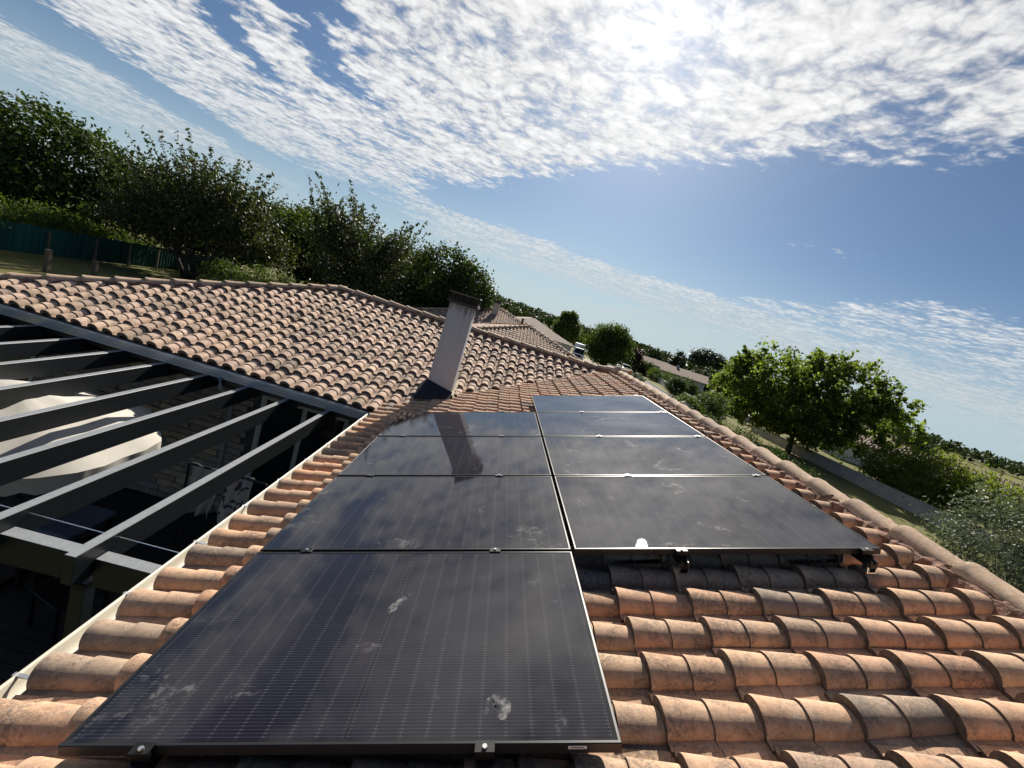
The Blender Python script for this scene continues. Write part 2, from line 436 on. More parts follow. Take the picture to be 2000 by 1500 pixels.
vs = [(x, y, 0) for y in ext for x in ext]
k = len(ext)
mb.add(vs, [(j * k + i, j * k + i + 1, (j + 1) * k + i + 1, (j + 1) * k + i) for j in range(k - 1) for i in range(k - 1)])
tag(mb.build('ground', M_ground), kind='structure')
M_road = simple('road_asphalt', (.085, .082, .08), .9, 0, .2, 1.5, .2, 80)
M_drive = simple('gravel_drive', (.27, .22, .165), .95, 0, .2, 2.0, .3, 60)
mb = MB(); mb.add([(19.5, 44, .004), (24.5, 44, .004), (36, 150, .004), (28, 150, .004)], [(0, 1, 2, 3)])
tag(mb.build('road', M_road), kind='structure')
mb = MB(); mb.add([(11, 62, .006), (20.5, 66, .006), (24, 88, .006), (11, 84, .006)], [(0, 1, 2, 3)])
tag(mb.build('gravel_drive', M_drive), kind='structure')
# kerb of the road
mb = MB()
for a, b in (((19.5, 44, 0), (28, 150, 0)), ((24.5, 44, 0), (36, 150, 0))):
    mb.sweep([(-.08, 0), (-.08, .12), (.08, .12), (.08, 0)], a, b)
tag(mb.build('kerb', M_concrete), kind='structure')

# hill far behind
def hill(name, cx, cy, lx, ly, h, rot, seed):
    rr = np.random.default_rng(seed); n = 28; vs = []; fs = []
    for j in range(n + 1):
        for i in range(n + 1):
            a, b = (i / n - .5) * 2, (j / n - .5) * 2
            z = h * max(0, 1 - a * a) ** 1.2 * max(0, 1 - b * b) ** 1.2 * (1 + .12 * math.sin(5 * a + seed) + .08 * math.sin(9 * a))
            x, y = a * lx, b * ly
            vs.append((cx + x * math.cos(rot) - y * math.sin(rot), cy + x * math.sin(rot) + y * math.cos(rot), z - .15))
    for j in range(n):
        for i in range(n):
            q = j * (n + 1) + i; fs.append((q, q + 1, q + n + 2, q + n + 1))
    m_ = MB(); m_.add(vs, fs); o = m_.build(name, M_ground, smooth=True)
    return tag(o, kind='structure'), (cx, cy, lx, ly, h, rot, seed)
def hill_z(p, x, y):
    cx, cy, lx, ly, h, rot, seed = p
    X, Y = x - cx, y - cy
    a = (X * math.cos(rot) + Y * math.sin(rot)) / lx; b = (-X * math.sin(rot) + Y * math.cos(rot)) / ly
    return h * max(0, 1 - a * a) ** 1.2 * max(0, 1 - b * b) ** 1.2 * (1 + .12 * math.sin(5 * a + seed) + .08 * math.sin(9 * a))

# ------------------------------------------------------------------ tiles
PITCH, EXPO = .213, .352
def tile_geom(arc=10):
    ys = [-PITCH / 2 - .003, -.094]
    zs_kind = [0, 0]
    th = [math.pi * (1 - i / arc) for i in range(arc + 1)]
    def row(x, hw, h, z, zl):
        pts = [(x, -PITCH / 2 - .010, z - .003), (x, -hw - .008, z)]
        for t in th:
            pts.append((x, hw * math.cos(t), z + h * math.sin(t) ** .94))
        pts += [(x, hw + .008, z), (x, PITCH / 2 + .010, z + .003)]
        return pts
    rows = [row(.06, .054, .044, .004, 0), row(.0, .056, .046, .001, 0), row(0.0, .079, .072, .023, 0), row(.012, .0795, .0725, .0225, 0), row(.1705, .068, .0585, .0115, 0),
            row(.1735, .0755, .0675, .0125, 0), row(.39, .064, .052, .0, 0)]
    n = len(rows[0]); v = np.array([p for r_ in rows for p in r_])
    f = [(i * n + j, (i + 1) * n + j, (i + 1) * n + j + 1, i * n + j + 1) for i in range(len(rows) - 1) for j in range(n - 1)]
    f = np.array(f)
    q = n - 1
    lip = np.zeros(len(f), int); lip[:2 * q] = 1; lip[4 * q:5 * q] = 1      # butt ends, joint steps and undersides, painted dark as if in shade
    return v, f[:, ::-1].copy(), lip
TV, TF, TL = tile_geom(12)
TVlo, TFlo, TLlo = tile_geom(6)
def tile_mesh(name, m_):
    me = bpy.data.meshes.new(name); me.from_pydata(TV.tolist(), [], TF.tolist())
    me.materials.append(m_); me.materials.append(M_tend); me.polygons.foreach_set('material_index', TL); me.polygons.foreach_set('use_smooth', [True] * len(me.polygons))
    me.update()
    # keep the lips crisp
    me.set_sharp_from_angle(angle=R(38))
    return me
CAMP = np.array(cam.matrix_world.translation)
def fill(O, up, across, nrm, rows, cols, keep, jit=1.5):
    O, up, across, nrm = map(lambda q: np.array(q, float), (O, up, across, nrm))
    out = []
    for rI in range(rows):
        for k in cols:
            P = O + up * (rI * EXPO) + across * (k * PITCH)
            mid = P + up * .17
            if not keep(mid, rI, k): continue
            a, b, g = RNG.normal(0, .012 * jit), RNG.normal(0, .010 * jit), RNG.normal(0, .009 * jit)
            x = up + across * a + nrm * (b * .35); x /= np.linalg.norm(x)
            z = nrm + across * g; z -= x * (z @ x); z /= np.linalg.norm(z); y = np.cross(z, x)
            P = P + up * RNG.normal(0, .003 * jit) + across * RNG.normal(0, .0025 * jit) + nrm * RNG.normal(0, .0018 * jit)
            out.append(np.column_stack([x, y, z, P]))
    return out
def field(name, mats, m_, parent, lo=False):
    if not mats: return None
    V, F, LP = (TVlo, TFlo, TLlo) if lo else (TV, TF, TL)
    A = np.array(mats)
    v = np.einsum('tij,vj->tvi', A[:, :, :3], V) + A[:, None, :, 3]
    f = F[None] + (np.arange(len(A)) * len(V))[:, None, None]
    rnd = np.repeat(RNG.random(len(A)), len(F))
    o = np_mesh(name, v.reshape(-1, 3), f.reshape(-1, 4), m_, parent, rnd, True)
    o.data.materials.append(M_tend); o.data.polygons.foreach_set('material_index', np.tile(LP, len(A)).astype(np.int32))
    o.data.set_sharp_from_angle(angle=R(38))
    return tag(o, kind='stuff')
CM = np.array(cam.matrix_world.inverted())
def to_px(P):
    q = CM[:3, :3] @ np.asarray(P) + CM[:3, 3]
    if q[2] >= -.1: return None
    return 1000 + 849.126 * q[0] / -q[2], 750 - 849.126 * q[1] / -q[2], -q[2]

house = thing('house', 'single storey house with weathered terracotta roof carrying the dark solar panels', 'house', (0, 0, 0))
XR, XE = 3.80, -.507                                   # wing: ridge line and eave line
YE, YR, XA = 5.125, 9.22, -2.95                        # main part: eave, ridge, hip apex
ZPAN = -.195
def zl(x): return Z0 + T * x + ZPAN / c                # pan plane of the wing's slope
ZE = zl(-.5065)
def zm(y): return ZE + T * (y - YE)
Y0W = -3.4
# underlay sheets of the slopes
def sheet(name, pts, parent, m_=M_under, lab=None):
    b = MB(); lo = [(p[0], p[1], p[2] - .06) for p in pts]
    n = len(pts); b.add(list(pts) + lo, [tuple(range(n)), tuple(range(2 * n - 1, n - 1, -1))] + [(i, n + i, n + (i + 1) % n, (i + 1) % n) for i in range(n)])
    o = b.build(name, m_, parent)
    if lab: tag(o, lab)
    return o
d_ = .012
xv = XE + (YR - YE)
sl_w = sheet('roof_slope', [(XE + .02, Y0W, zl(XE + .02) - d_), (XR, Y0W, zl(XR) - d_), (XR, YR, zl(XR) - d_), (xv, YR, zl(xv) - d_), (XE + .02, YE + .02, zl(XE + .02) - d_)], house, lab='tiled slope of the wing, under the solar panels')
xl = XA - (YR - YE)
sl_m = sheet('roof_slope', [(xl, YE + .02, zm(YE + .02) - d_), (XE, YE + .02, zm(YE + .02) - d_), (xv, YR, zm(YR) - d_), (XA, YR, zm(YR) - d_)], house, lab='tiled slope beyond the pergola, cut by the chimney')
XO = XR + (XR - XE)
def zr(x): return zl(XR) - T * (x - XR)
YB = YR + (YR - YE)
def zb(y): return zm(YR) - T * (y - YR)
sl_r = sheet('roof_slope', [(XR, Y0W, zl(XR) - d_), (XO, Y0W, zr(XO) - d_), (XO, YB, zr(XO) - d_), (XR + .0, YR + .0, zl(XR) - d_)], house)
sl_b = sheet('roof_slope', [(XA, YR, zm(YR) - d_), (XR, YR, zm(YR) - d_), (XO, YB, zb(YB) - d_), (xl, YB, zb(YB) - d_)], house)
sl_h = sheet('roof_slope', [(xl, YE, zm(YE) - d_), (XA, YR, zm(YR) - d_), (xl, YB, zb(YB) - d_)], house)

upw, nw = (c, 0, s), (-s, 0, c)
V0 = .232 - PITCH * 17
def keep_w(m, r_, k): return m[0] < XR - .03 and m[1] < YE + (m[0] - XE) + .10 and m[1] > Y0W and m[1] < YR
tw = fill(roof_pt(-.53, V0, ZPAN), upw, (0, 1, 0), nw, 14, range(0, 64), keep_w)
upm, nm = (0, c, s), (0, -s, c)
CHX0, CHX1, CHY0, CHY1 = .0, .43, 5.93, 6.36
def keep_m(m, r_, k):
    if CHX0 - .06 < m[0] < CHX1 + .04 and m[1] < CHY1: return False
    return m[1] < YR - .05 and m[0] > XA - (YR - m[1]) + .02 and m[0] < XE + (m[1] - YE) + .02
tm = fill((XE - .06, YE, ZE), upm, (-1, 0, 0), nm, 14, range(-26, 34), keep_m)
tr = fill((XO, 0, zr(XO)), (-c, 0, s), (0, -1, 0), (s, 0, c), 14, range(-60, 16), lambda m, r_, k: m[0] > XR + .03 and m[1] < YR + (m[0] - XR))
HCOV = [((-.01, -.05), (1.75, 4.36)), ((1.70, 1.07), (3.44, 5.45))]
def under_panel(Mx):
    P = Mx[:, 3] - np.array([0, 0, Z0]); u = c * P[0] + s * P[2]; v = P[1]
    for (a0, b0), (a1, b1) in HCOV:
        if a0 + .02 < u and u + EXPO < a1 - .02 and v - PITCH / 2 > b0 + .28 and v + PITCH / 2 < b1 - .02: return True
    return False
cand = []
for grp, arr in ((0, tw), (1, tm)):
    for i, Mx in enumerate(arr):
        q = to_px(Mx[:, 3] + Mx[:, 0] * .17 + Mx[:, 2] * .06)
        vis = q is not None and -60 < q[0] < 2060 and -40 < q[1] < 1560 and not (grp == 0 and under_panel(Mx))
        cand.append((q[2] ** 2 if vis else 1e9, grp, i))
cand.sort()
solo = {(g, i) for q, g, i in cand[:300]}
me_w, me_m = tile_mesh('tile_warm', M_tile), tile_mesh('tile_weathered', M_tile2)
def put_tile(Mx, me, parent, name='tile'):
    return link(name, me, parent, Matrix([list(Mx[0]), list(Mx[1]), list(Mx[2]), [0, 0, 0, 1]]))
for g, arr, me, par in ((0, tw, me_w, sl_w), (1, tm, me_m, sl_m)):
    for i, Mx in enumerate(arr):
        if (g, i) in solo: put_tile(Mx, me, par)
field('tile_field', [Mx for i, Mx in enumerate(tw) if (0, i) not in solo], M_tile_s, sl_w)
field('tile_field', [Mx for i, Mx in enumerate(tm) if (1, i) not in solo], M_tile2_s, sl_m)
field('tile_field', tr, M_tile2_s, sl_r, True)

# ridge and hip caps, bedded in mortar
def cap_mesh():
    b = MB(); rows = []
    n = 10
    def row(x, r_, h, z):
        return [(x, r_ * math.cos(math.pi * (1 - i / n)), z + h * math.sin(math.pi * (1 - i / n)) ** .8) for i in range(n + 1)]
    rows = [row(.03, .085, .072, 0), row(0, .085, .072, 0), row(0, .108, .096, 0), row(.03, .108, .097, 0), row(.05, .102, .0905, 0), row(.44, .084, .066, -.006)]
    vs = [p for r_ in rows for p in r_]; k = n + 1
    fs = [(i * k + j, i * k + j + 1, (i + 1) * k + j + 1, (i + 1) * k + j) for i in range(len(rows) - 1) for j in range(n)]
    b.add(vs, fs)
    me = bpy.data.meshes.new('ridge_tile'); me.from_pydata(b.v, [], b.f); me.materials.append(M_ridge)
    me.polygons.foreach_set('use_smooth', [True] * len(me.polygons)); me.update(); me.set_sharp_from_angle(angle=R(38))
    return me
ME_CAP = cap_mesh()
def cap_line(a, b, parent, step=.40, sc=1.0, lift=.0, mort=True):
    # big end of each cap at a's side
    a, b = Vector(a), Vector(b); d = (b - a); L = d.length; d.normalize()
    y = Vector((0, 0, 1)).cross(d).normalized(); z = d.cross(y)
    if mort:
        m_ = MB(); n = int(L / .045); vs = []
        for i in range(n + 1):
            p = a + d * (L * i / n)
            for (q, h) in ((-.135, -.075), (-.122, .012), (-.06, .045), (.06, .045), (.122, .012), (.135, -.075)):
                j = .016
                vs.append(tuple(p + y * (q + random.uniform(-j, j)) + z * (h + random.uniform(-j, j) + lift)))
        m_.add(vs, [(i * 6 + k, i * 6 + k + 1, i * 6 + k + 7, i * 6 + k + 6) for i in range(n) for k in range(5)])
        bed = m_.build('mortar_bed', M_mortar, parent)
    else: bed = parent
    n = int(L / step) + 1
    for i in range(n):
        p = a + d * min(i * step, L - .02)
        yy = (y + d * random.gauss(0, .012)).normalized(); zz = d.cross(yy)
        o = link('ridge_tile', ME_CAP, bed, axes(p + z * (lift + .012 + random.uniform(-.003, .003)), d, yy, (d.cross(yy))))
        if sc != 1.0: o.matrix_local = o.matrix_local @ Matrix.Scale(sc, 4)
    return bed
ZRW = zl(XR) + .075 * c; ZRM = zm(YR) + .075 * c
cap_line((XR, 8.75, ZRW - .02), (XR, Y0W, ZRW - .045), house, .405)
cap_line((XA, YR, ZRM - .03), (XR - .35, YR, ZRM - .03), house, .40)
cap_line((xl + .05, YE + .05, zm(YE) + .03), (XA, YR, ZRM - .03), house, .40)
cap_line((XR - .36, YR + .02, ZRM - .02), (XR - .02, 8.78, ZRW + .02), house, .24)
b = MB(); n = 8
for i in range(n + 1):
    a = math.pi / 2 * i / n
    for j in range(12):
        t = 2 * math.pi * j / 12
        b.v.append((XR - .04 + .145 * math.cos(a) * math.cos(t), 8.76 + .145 * math.cos(a) * math.sin(t), ZRW - .01 + .165 * math.sin(a)))
for i in range(n):
    for j in range(12): b.f.append((i * 12 + j, i * 12 + (j + 1) % 12, (i + 1) * 12 + (j + 1) % 12, (i + 1) * 12 + j)); b.mi.append(0)
b.build('ridge_end_cap', M_ridge, house, True)

# walls, eaves
WZ = ZE - .32
wallb = MB(); wallb.box((xl + .5, YE + .42, 0), (XE + .45, YE + .72, WZ + .22)); wall_m = wallb.build('wall', M_white, house)
wallb = MB(); wallb.box((XE + .45, Y0W + .3, 0), (XE + .75, YE + .42, WZ + .22)); wallb.build('wall', M_white, house)
wallb = MB(); wallb.box((XO - .8, Y0W + .3, 0), (XO - .5, YB - .5, WZ + .2)); wallb.box((xl + .5, YB - .8, 0), (XO - .8, YB - .5, WZ + .2)); wallb.box((xl + .5, YE + .72, 0), (xl + .8, YB - .8, WZ + .2)); wallb.box((XE + .75, Y0W + .3, 0), (XO - .8, Y0W + .6, WZ + .2)); wallb.build('wall', M_white, house)
# soffits
b = MB(); b.box((xl, YE + .02, WZ + .19), (XE + .02, YE + .42, WZ + .21)); b.build('soffit', M_anth, house)
b = MB(); b.box((XE + .02, Y0W, WZ + .19), (XE + .45, YE + .0, WZ + .21)); b.build('soffit', M_white, house)
# gutters: stepped grey aluminium along the main eave, cream half round along the wing
GZ = ZE - .065
b = MB()
prof = [(.0, -.13), (-.02, -.13), (-.055, -.125), (-.062, -.075), (-.082, -.07), (-.088, -.025), (-.108, -.02), (-.112, .018), (-.104, .022), (-.098, .016), (-.095, -.02), (-.05, -.11), (0, -.11), (0, .0)]
b.sweep([(-p[0], p[1]) for p in prof], (xl - .1, YE + .015, GZ + .045), (XE + .02, YE + .015, GZ + .045), mi=0)
b.build('gutter', M_alu, house)
b = MB(); b.box((xl, YE + .015, GZ - .16), (XE - .02, YE + .04, GZ + .03)); b.build('fascia', M_anth, house)
b = MB()
prof = [(.085, .05)] + [(.085 - .0 - .075 + .075 * math.cos(a), -.01 + .075 * math.sin(a)) for a in [0, -.5, -1.0, -1.57, -2.1, -2.6, -3.05]]
prof = [(.062 * math.cos(a), .062 * math.sin(a)) for a in [0, -.45, -.9, -1.35, -1.8, -2.25, -2.7, -3.14159]]
prof += [(-.070, .010), (-.077, .008), (-.076, -.005), (-.0685, -.005)] + [(.068 * math.cos(a), .068 * math.sin(a)) for a in [-2.7, -2.25, -1.8, -1.35, -.9, -.45]]
gx, gz = XE + .012, ZE - .002
b.sweep([(-p[0], p[1]) for p in prof], (gx, YE - .02, gz), (gx, Y0W, gz), closed=False)
b.build('gutter', M_cream, house, True)
b = MB(); b.box((XE + .09, Y0W, ZE - .2), (XE + .115, YE, ZE + .005)); b.build('fascia', M_cream, house)
for y in np.arange(-.6, 5.0, .52):                     # gutter brackets
    b = MB(); b.box((gx - .085, y, gz + .004), (gx + .07, y + .018, gz + .009)); b.build('gutter_bracket', M_steel, house)
# downpipe
b = MB(); X = -2.72
b.tube([(X, YE - .05, GZ - .06), (X, YE - .05, GZ - .2), (X, YE + .30, GZ - .42), (X, YE + .37, GZ - .5), (X, YE + .37, .15)], .038, 10); b.build('downpipe', M_frame, house, True)
# stone cladding on the wall, each strip its own stone
stone_me = []
for q in range(5):
    b = MB(); L, H = .40, .098; dv = [random.uniform(.012, .04) for _ in range(6)]
    vs = [(0, 0, 0), (L, 0, 0), (L, 0, H), (0, 0, H)]
    fr = [(.004, -dv[0], .004), (L * .33, -dv[1], .003), (L * .66, -dv[2], .004), (L - .004, -dv[3], .004), (L - .004, -dv[4], H - .004), (L * .6, -dv[5], H - .003), (L * .3, -dv[0], H - .004), (.004, -dv[2], H - .004)]
    b.add(vs + fr, [(4, 5, 10, 11), (5, 6, 9, 10), (6, 7, 8, 9), (0, 1, 7, 4), (1, 2, 8, 7), (2, 3, 11, 8), (3, 0, 4, 11)])
    me = bpy.data.meshes.new('stone'); me.from_pydata(b.v, [], b.f); me.materials.append(M_stone); me.update(); stone_me.append(me)
b = MB(); b.box((-5.6, YE + .395, .15), (-2.32, YE + .425, WZ + .1)); b.box((-.92, YE + .395, .15), (XE + .44, YE + .425, WZ + .1)); clad = b.build('stone_cladding', M_grey, house)
ns = 0
for iz in range(20):
    z = .17 + iz * .104
    x = -5.6 + random.uniform(-.2, 0)
    while x < -2.75:
        if ns < 290:
            link('stone', stone_me[random.randrange(5)], clad, Matrix.Translation((x, YE + .397, z))); ns += 1
        x += .404
    for x in (-.92, -.52):
        if ns < 290 and iz > 4: link('stone', stone_me[random.randrange(5)], clad, Matrix.Translation((x, YE + .397, z))); ns += 1
# sliding door and a window on the pergola side
b = MB(); b.box((-2.30, YE + .36, .15), (-2.22, YE + .43, 2.32)); b.box((-1.0, YE + .36, .15), (-.93, YE + .43, 2.32)); b.box((-2.22, YE + .36, 2.25), (-1.0, YE + .43, 2.32)); b.box((-2.22, YE + .36, .15), (-1.0, YE + .43, .2))
b.box((-1.66, YE + .37, .2), (-1.59, YE + .42, 2.25))
dr = b.build('sliding_door', M_frame, house)
for x0, x1 in ((-2.22, -1.66), (-1.59, -1.0)):
    b = MB(); b.box((x0, YE + .39, .2), (x1, YE + .40, 2.25)); b.build('pane', M_glassd, dr)
b = MB()
for x0, x1 in ((-6.75, -6.69), (-5.75, -5.69)): b.box((x0, YE + .36, 1.05), (x1, YE + .43, 2.2))
b.box((-6.69, YE + .36, 2.14), (-5.75, YE + .43, 2.2)); b.box((-6.69, YE + .36, 1.05), (-5.75, YE + .43, 1.1))
wi = b.build('window', M_frame, house); b = MB(); b.box((-6.69, YE + .39, 1.1), (-5.75, YE + .40, 2.14)); b.build('pane', M_glassd, wi)

# chimney
b = MB(); zb0 = 2.75
tp = .0
vs = []
for z, q in ((zb0, 0), (4.50, .012)):
    vs += [(CHX0 + q, CHY0 + q, z), (CHX1 - q, CHY0 + q, z), (CHX1 - q, CHY1 - q, z), (CHX0 + q, CHY1 - q, z)]
b.add(vs, [(3, 2, 1, 0), (4, 5, 6, 7), (0, 1, 5, 4), (1, 2, 6, 5), (2, 3, 7, 6), (3, 0, 4, 7)])
chim = b.build('chimney', M_chim, house)
b = MB(); e_ = .035
b.cbox((CHX0 - e_, CHY0 - e_, 4.502), (CHX1 + e_, CHY1 + e_, 4.555), .008)
b.build('crown', simple('sooty_crown', (.045, .040, .037), .95, 0, .4, 20, .5), chim)
M_soot = simple('sooty_brick', (.018, .015, .014), .95, 0, .5, 16, .6)
for x in (CHX0 - .01, CHX0 + .12, CHX0 + .25, CHX1 - .055):
    for y in (CHY0 - .005, CHY1 - .06):
        b = MB(); b.cbox((x, y, 4.557), (x + .075, y + .065, 4.655), .004); b.build('vent_brick', M_soot, chim)
for y in (CHY0 + .14, CHY0 + .26):
    for x in (CHX0 - .005, CHX1 - .06):
        b = MB(); b.cbox((x, y, 4.557), (x + .065, y + .06, 4.655), .004); b.build('vent_brick', M_soot, chim)
b = MB(); b.box((CHX0 + .06, CHY0 + .06, 4.557), (CHX1 - .06, CHY1 - .06, 4.64)); b.build('flue', M_black, chim)
b = MB(); b.cbox((CHX0 - .035, CHY0 - .035, 4.657), (CHX1 + .035, CHY1 + .035, 4.680), .004); b.build('cap_plate', simple('cap_slab', (.12, .11, .10), .8, 0, .3, 12), chim)
# lead saddle at the foot and the mortar fillet
b = MB(); xa, xb = CHX0 - .12, CHX1 + .02
b.add([(xa, CHY0 - .24, zl(xa) + .10), (CHX0 + .12, CHY0 - .22, zl(CHX0 + .12) + .085), (xb, CHY0 - .16, zl(xb) + .08), (xb, CHY0 - .008, zl(xb) + .16), (CHX0 - .01, CHY0 - .01, zl(CHX0) + .40), (xa, CHY0 + .05, zl(xa) + .30)], [(0, 1, 4, 5), (1, 2, 3, 4)])
b.build('flashing', M_zinc, chim)
b = MB(); vs = []
for i in range(13):
    y = CHY0 - .05 + i * .055
    zz = max(zm(y), zl(CHX1)) + .06
    for q, h in ((.002, .09), (.03 + random.uniform(-.008, .008), .06), (.075 + random.uniform(-.015, .015), -.03)): vs.append((CHX1 + q, y, zz + h))
b.add(vs, [(i * 3 + k, i * 3 + k + 1, i * 3 + k + 4, i * 3 + k + 3) for i in range(12) for k in range(2)])
b.build('mortar_fillet', simple('pale_mortar', (.55, .47, .35), .95, 0, .2, 30, .7, 60), chim)

# ------------------------------------------------------------------ solar panels
PW, PH, GV, GU = 1.722, 1.076, .022, .020
def panel_mat():
    m_, t, b, o = mat('solar_glass')
    tc = t.n.new('ShaderNodeTexCoord').outputs['Object']
    r = t.n.new('ShaderNodeObjectInfo').outputs['Random']
    x, y, _ = t.sep(tc)
    CW, CH = .0828, .1720                    # half cell along the slope, cell across
    m0x, m0y = .027, .022
    half = t.m('GREATER_THAN', x, PW / 2)
    xx = t.m('SUBTRACT', x, t.m('MULTIPLY_ADD', half, .012, m0x))
    yy = t.m('SUBTRACT', y, m0y)
    fx = t.m('FRACT', t.m('DIVIDE', xx, CW)); fy = t.m('FRACT', t.m('DIVIDE', yy, CH))
    gx_ = t.m('MULTIPLY', t.m('ABSOLUTE', t.m('SUBTRACT', fx, .5)), CW)      # to .0414 at the cell edge
    gy_ = t.m('MULTIPLY', t.m('ABSOLUTE', t.m('SUBTRACT', fy, .5)), CH)
    gapx = t.m('GREATER_THAN', gx_, CW / 2 - .0011)
    gapy = t.m('GREATER_THAN', gy_, CH / 2 - .0011)
    inside = t.m('MULTIPLY', t.m('MULTIPLY', t.m('GREATER_THAN', x, m0x - .003), t.m('LESS_THAN', x, PW - m0x + .003)), t.m('MULTIPLY', t.m('GREATER_THAN', y, m0y - .003), t.m('LESS_THAN', y, PH - m0y + .003)))
    mid = t.m('LESS_THAN', t.m('ABSOLUTE', t.m('SUBTRACT', x, PW / 2)), .0065)
    # round the bus ribbons: 14 across each cell
    fb = t.m('FRACT', t.m('MULTIPLY', t.m('DIVIDE', yy, CH), 14.0))
    rib = t.m('LESS_THAN', t.m('ABSOLUTE', t.m('SUBTRACT', fb, .5)), .052)
    nearedge = t.ss(gx_, CW / 2 - .010, CW / 2 - .004)
    pad = t.m('MULTIPLY', t.m('LESS_THAN', t.m('ABSOLUTE', t.m('SUBTRACT', fb, .5)), .10), nearedge)
    cell = (.005, .006, .012)
    n0 = t.noise(t.vmath('ADD', tc, t.vmath('SCALE', (5.0, 3.0, 1.0), scale=r)), 1.2, 2)
    col = t.mix(t.ss(n0, .3, .7), cell, (.009, .007, .014))
    col = t.mix(t.m('MULTIPLY', rib, .45), col, (.085, .085, .11))
    col = t.mix(t.m('MULTIPLY', pad, .15), col, (.25, .25, .28))
    dark = t.m('MAXIMUM', t.m('MAXIMUM', gapy, mid), t.m('SUBTRACT', 1.0, inside))
    col = t.mix(t.m('MULTIPLY', gapx, .75), col, (.030, .030, .036))
    col = t.mix(t.m('MULTIPLY', dark, .85), col, (.006, .006, .008))
    # ribbons still cross the thin gaps between half cells
    cross = t.m('MULTIPLY', t.m('MULTIPLY', gapx, rib), inside)
    col = t.mix(t.m('MULTIPLY', cross, .28), col, (.30, .30, .32))
    # hand prints and dried wipe marks
    off = t.vmath('ADD', tc, t.vmath('SCALE', (13.0, 7.0, 0.0), scale=t.m('MULTIPLY', r, 9.0)))
    wv = t.noise(off, 3.2, 4, .6, out=1)
    sw = t.vmath('ADD', off, t.vmath('SCALE', t.vmath('SUBTRACT', wv, (.5, .5, .5)), scale=.55))
    a1 = t.ss(t.noise(sw, 2.6, 3, .55), .585, .68)
    a2 = t.ss(t.noise(sw, 15.0, 4, .65), .44, .78)
    sm = t.m('MULTIPLY', a1, a2)
    film = t.ss(t.noise(off, 1.4, 4, .6), .30, .75)
    dust = t.m('ADD', t.m('MULTIPLY', sm, .30), t.m('MULTIPLY_ADD', film, .011, .004))
    dk = t.ss(t.noise(off, 240.0, 2, .6), .70, .76)
    dust = t.m('ADD', dust, t.m('MULTIPLY', dk, .10))
    col = t.mix(dust, col, (.58, .56, .55))
    df = t.n.new('ShaderNodeBsdfDiffuse'); t.put(df.inputs['Color'], col)
    g1 = t.n.new('ShaderNodeBsdfGlossy'); g1.distribution = 'BECKMANN'; t.put(g1.inputs['Roughness'], t.m('MULTIPLY_ADD', film, .03, .045))
    g2 = t.n.new('ShaderNodeBsdfGlossy'); g2.distribution = 'BECKMANN'; g2.inputs['Roughness'].default_value = .52
    fr = t.n.new('ShaderNodeFresnel'); fr.inputs['IOR'].default_value = 1.52
    m1 = t.n.new('ShaderNodeMixShader'); t.put(m1.inputs[0], t.m('MULTIPLY_ADD', film, .007, .003)); t.link(df.outputs[0], m1.inputs[1]); t.link(g2.outputs[0], m1.inputs[2])
    m2 = t.n.new('ShaderNodeMixShader'); t.put(m2.inputs[0], t.m('MULTIPLY', t.m('MAXIMUM', t.m('SUBTRACT', fr.outputs[0], .024), 0.0), t.m('MULTIPLY_ADD', sm, -.8, 1.18))); t.link(m1.outputs[0], m2.inputs[1]); t.link(g1.outputs[0], m2.inputs[2])
    t.link(m2.outputs[0], o.inputs['Surface'])
    return m_
M_solar = panel_mat()
M_pframe, t_, b_, o_ = mat('black_anodised_frame')
b_.inputs['Base Color'].default_value = (.032, .032, .034, 1); b_.inputs['Metallic'].default_value = .55; b_.inputs['Roughness'].default_value = .36
def frame_mesh():
    b = MB(); wd, h, ch = .011, .035, .0022
    o = [(0, 0), (PW, 0), (PW, PH), (0, PH)]; i_ = [(wd, wd), (PW - wd, wd), (PW - wd, PH - wd), (wd, PH - wd)]
    def off(p, q, d): return [(x + d * (1 if x < PW / 2 else -1) * q, y + d * (1 if y < PH / 2 else -1) * q) for x, y in p]
    rings = [[(x, y, -h) for x, y in i_], [(x, y, -h) for x, y in o], [(x, y, -ch) for x, y in o], [(x, y, 0) for x, y in off(o, 1, ch)], [(x, y, 0) for x, y in off(i_, -1, .0012)], [(x, y, -.0035) for x, y in i_]]
    vs = [p for r_ in rings for p in r_]
    fs = [(r_ * 4 + k, r_ * 4 + (k + 1) % 4, (r_ + 1) * 4 + (k + 1) % 4, (r_ + 1) * 4 + k) for r_ in range(5) for k in range(4)]
    b.add(vs, fs)
    me = bpy.data.meshes.new('frame'); me.from_pydata(b.v, [], b.f); me.materials.append(M_pframe); me.update(); return me
def glass_mesh():
    me = bpy.data.meshes.new('glass'); q = .0095
    vs = [(q, q, -.0022), (PW - q, q, -.0022), (PW - q, PH - q, -.0022), (q, PH - q, -.0022), (q, q, -.006), (PW - q, q, -.006), (PW - q, PH - q, -.006), (q, PH - q, -.006)]
    me.from_pydata(vs, [], [(0, 1, 2, 3), (7, 6, 5, 4), (0, 4, 5, 1), (1, 5, 6, 2), (2, 6, 7, 3), (3, 7, 4, 0)]); me.materials.append(M_solar); me.update(); return me
def back_mesh():
    me = bpy.data.meshes.new('backsheet'); q = .012
    me.from_pydata([(q, q, -.008), (PW - q, q, -.008), (PW - q, PH - q, -.008), (q, PH - q, -.008)], [], [(3, 2, 1, 0)]); me.materials.append(M_black); me.update(); return me
ME_FR, ME_GL, ME_BK = frame_mesh(), glass_mesh(), back_mesh()
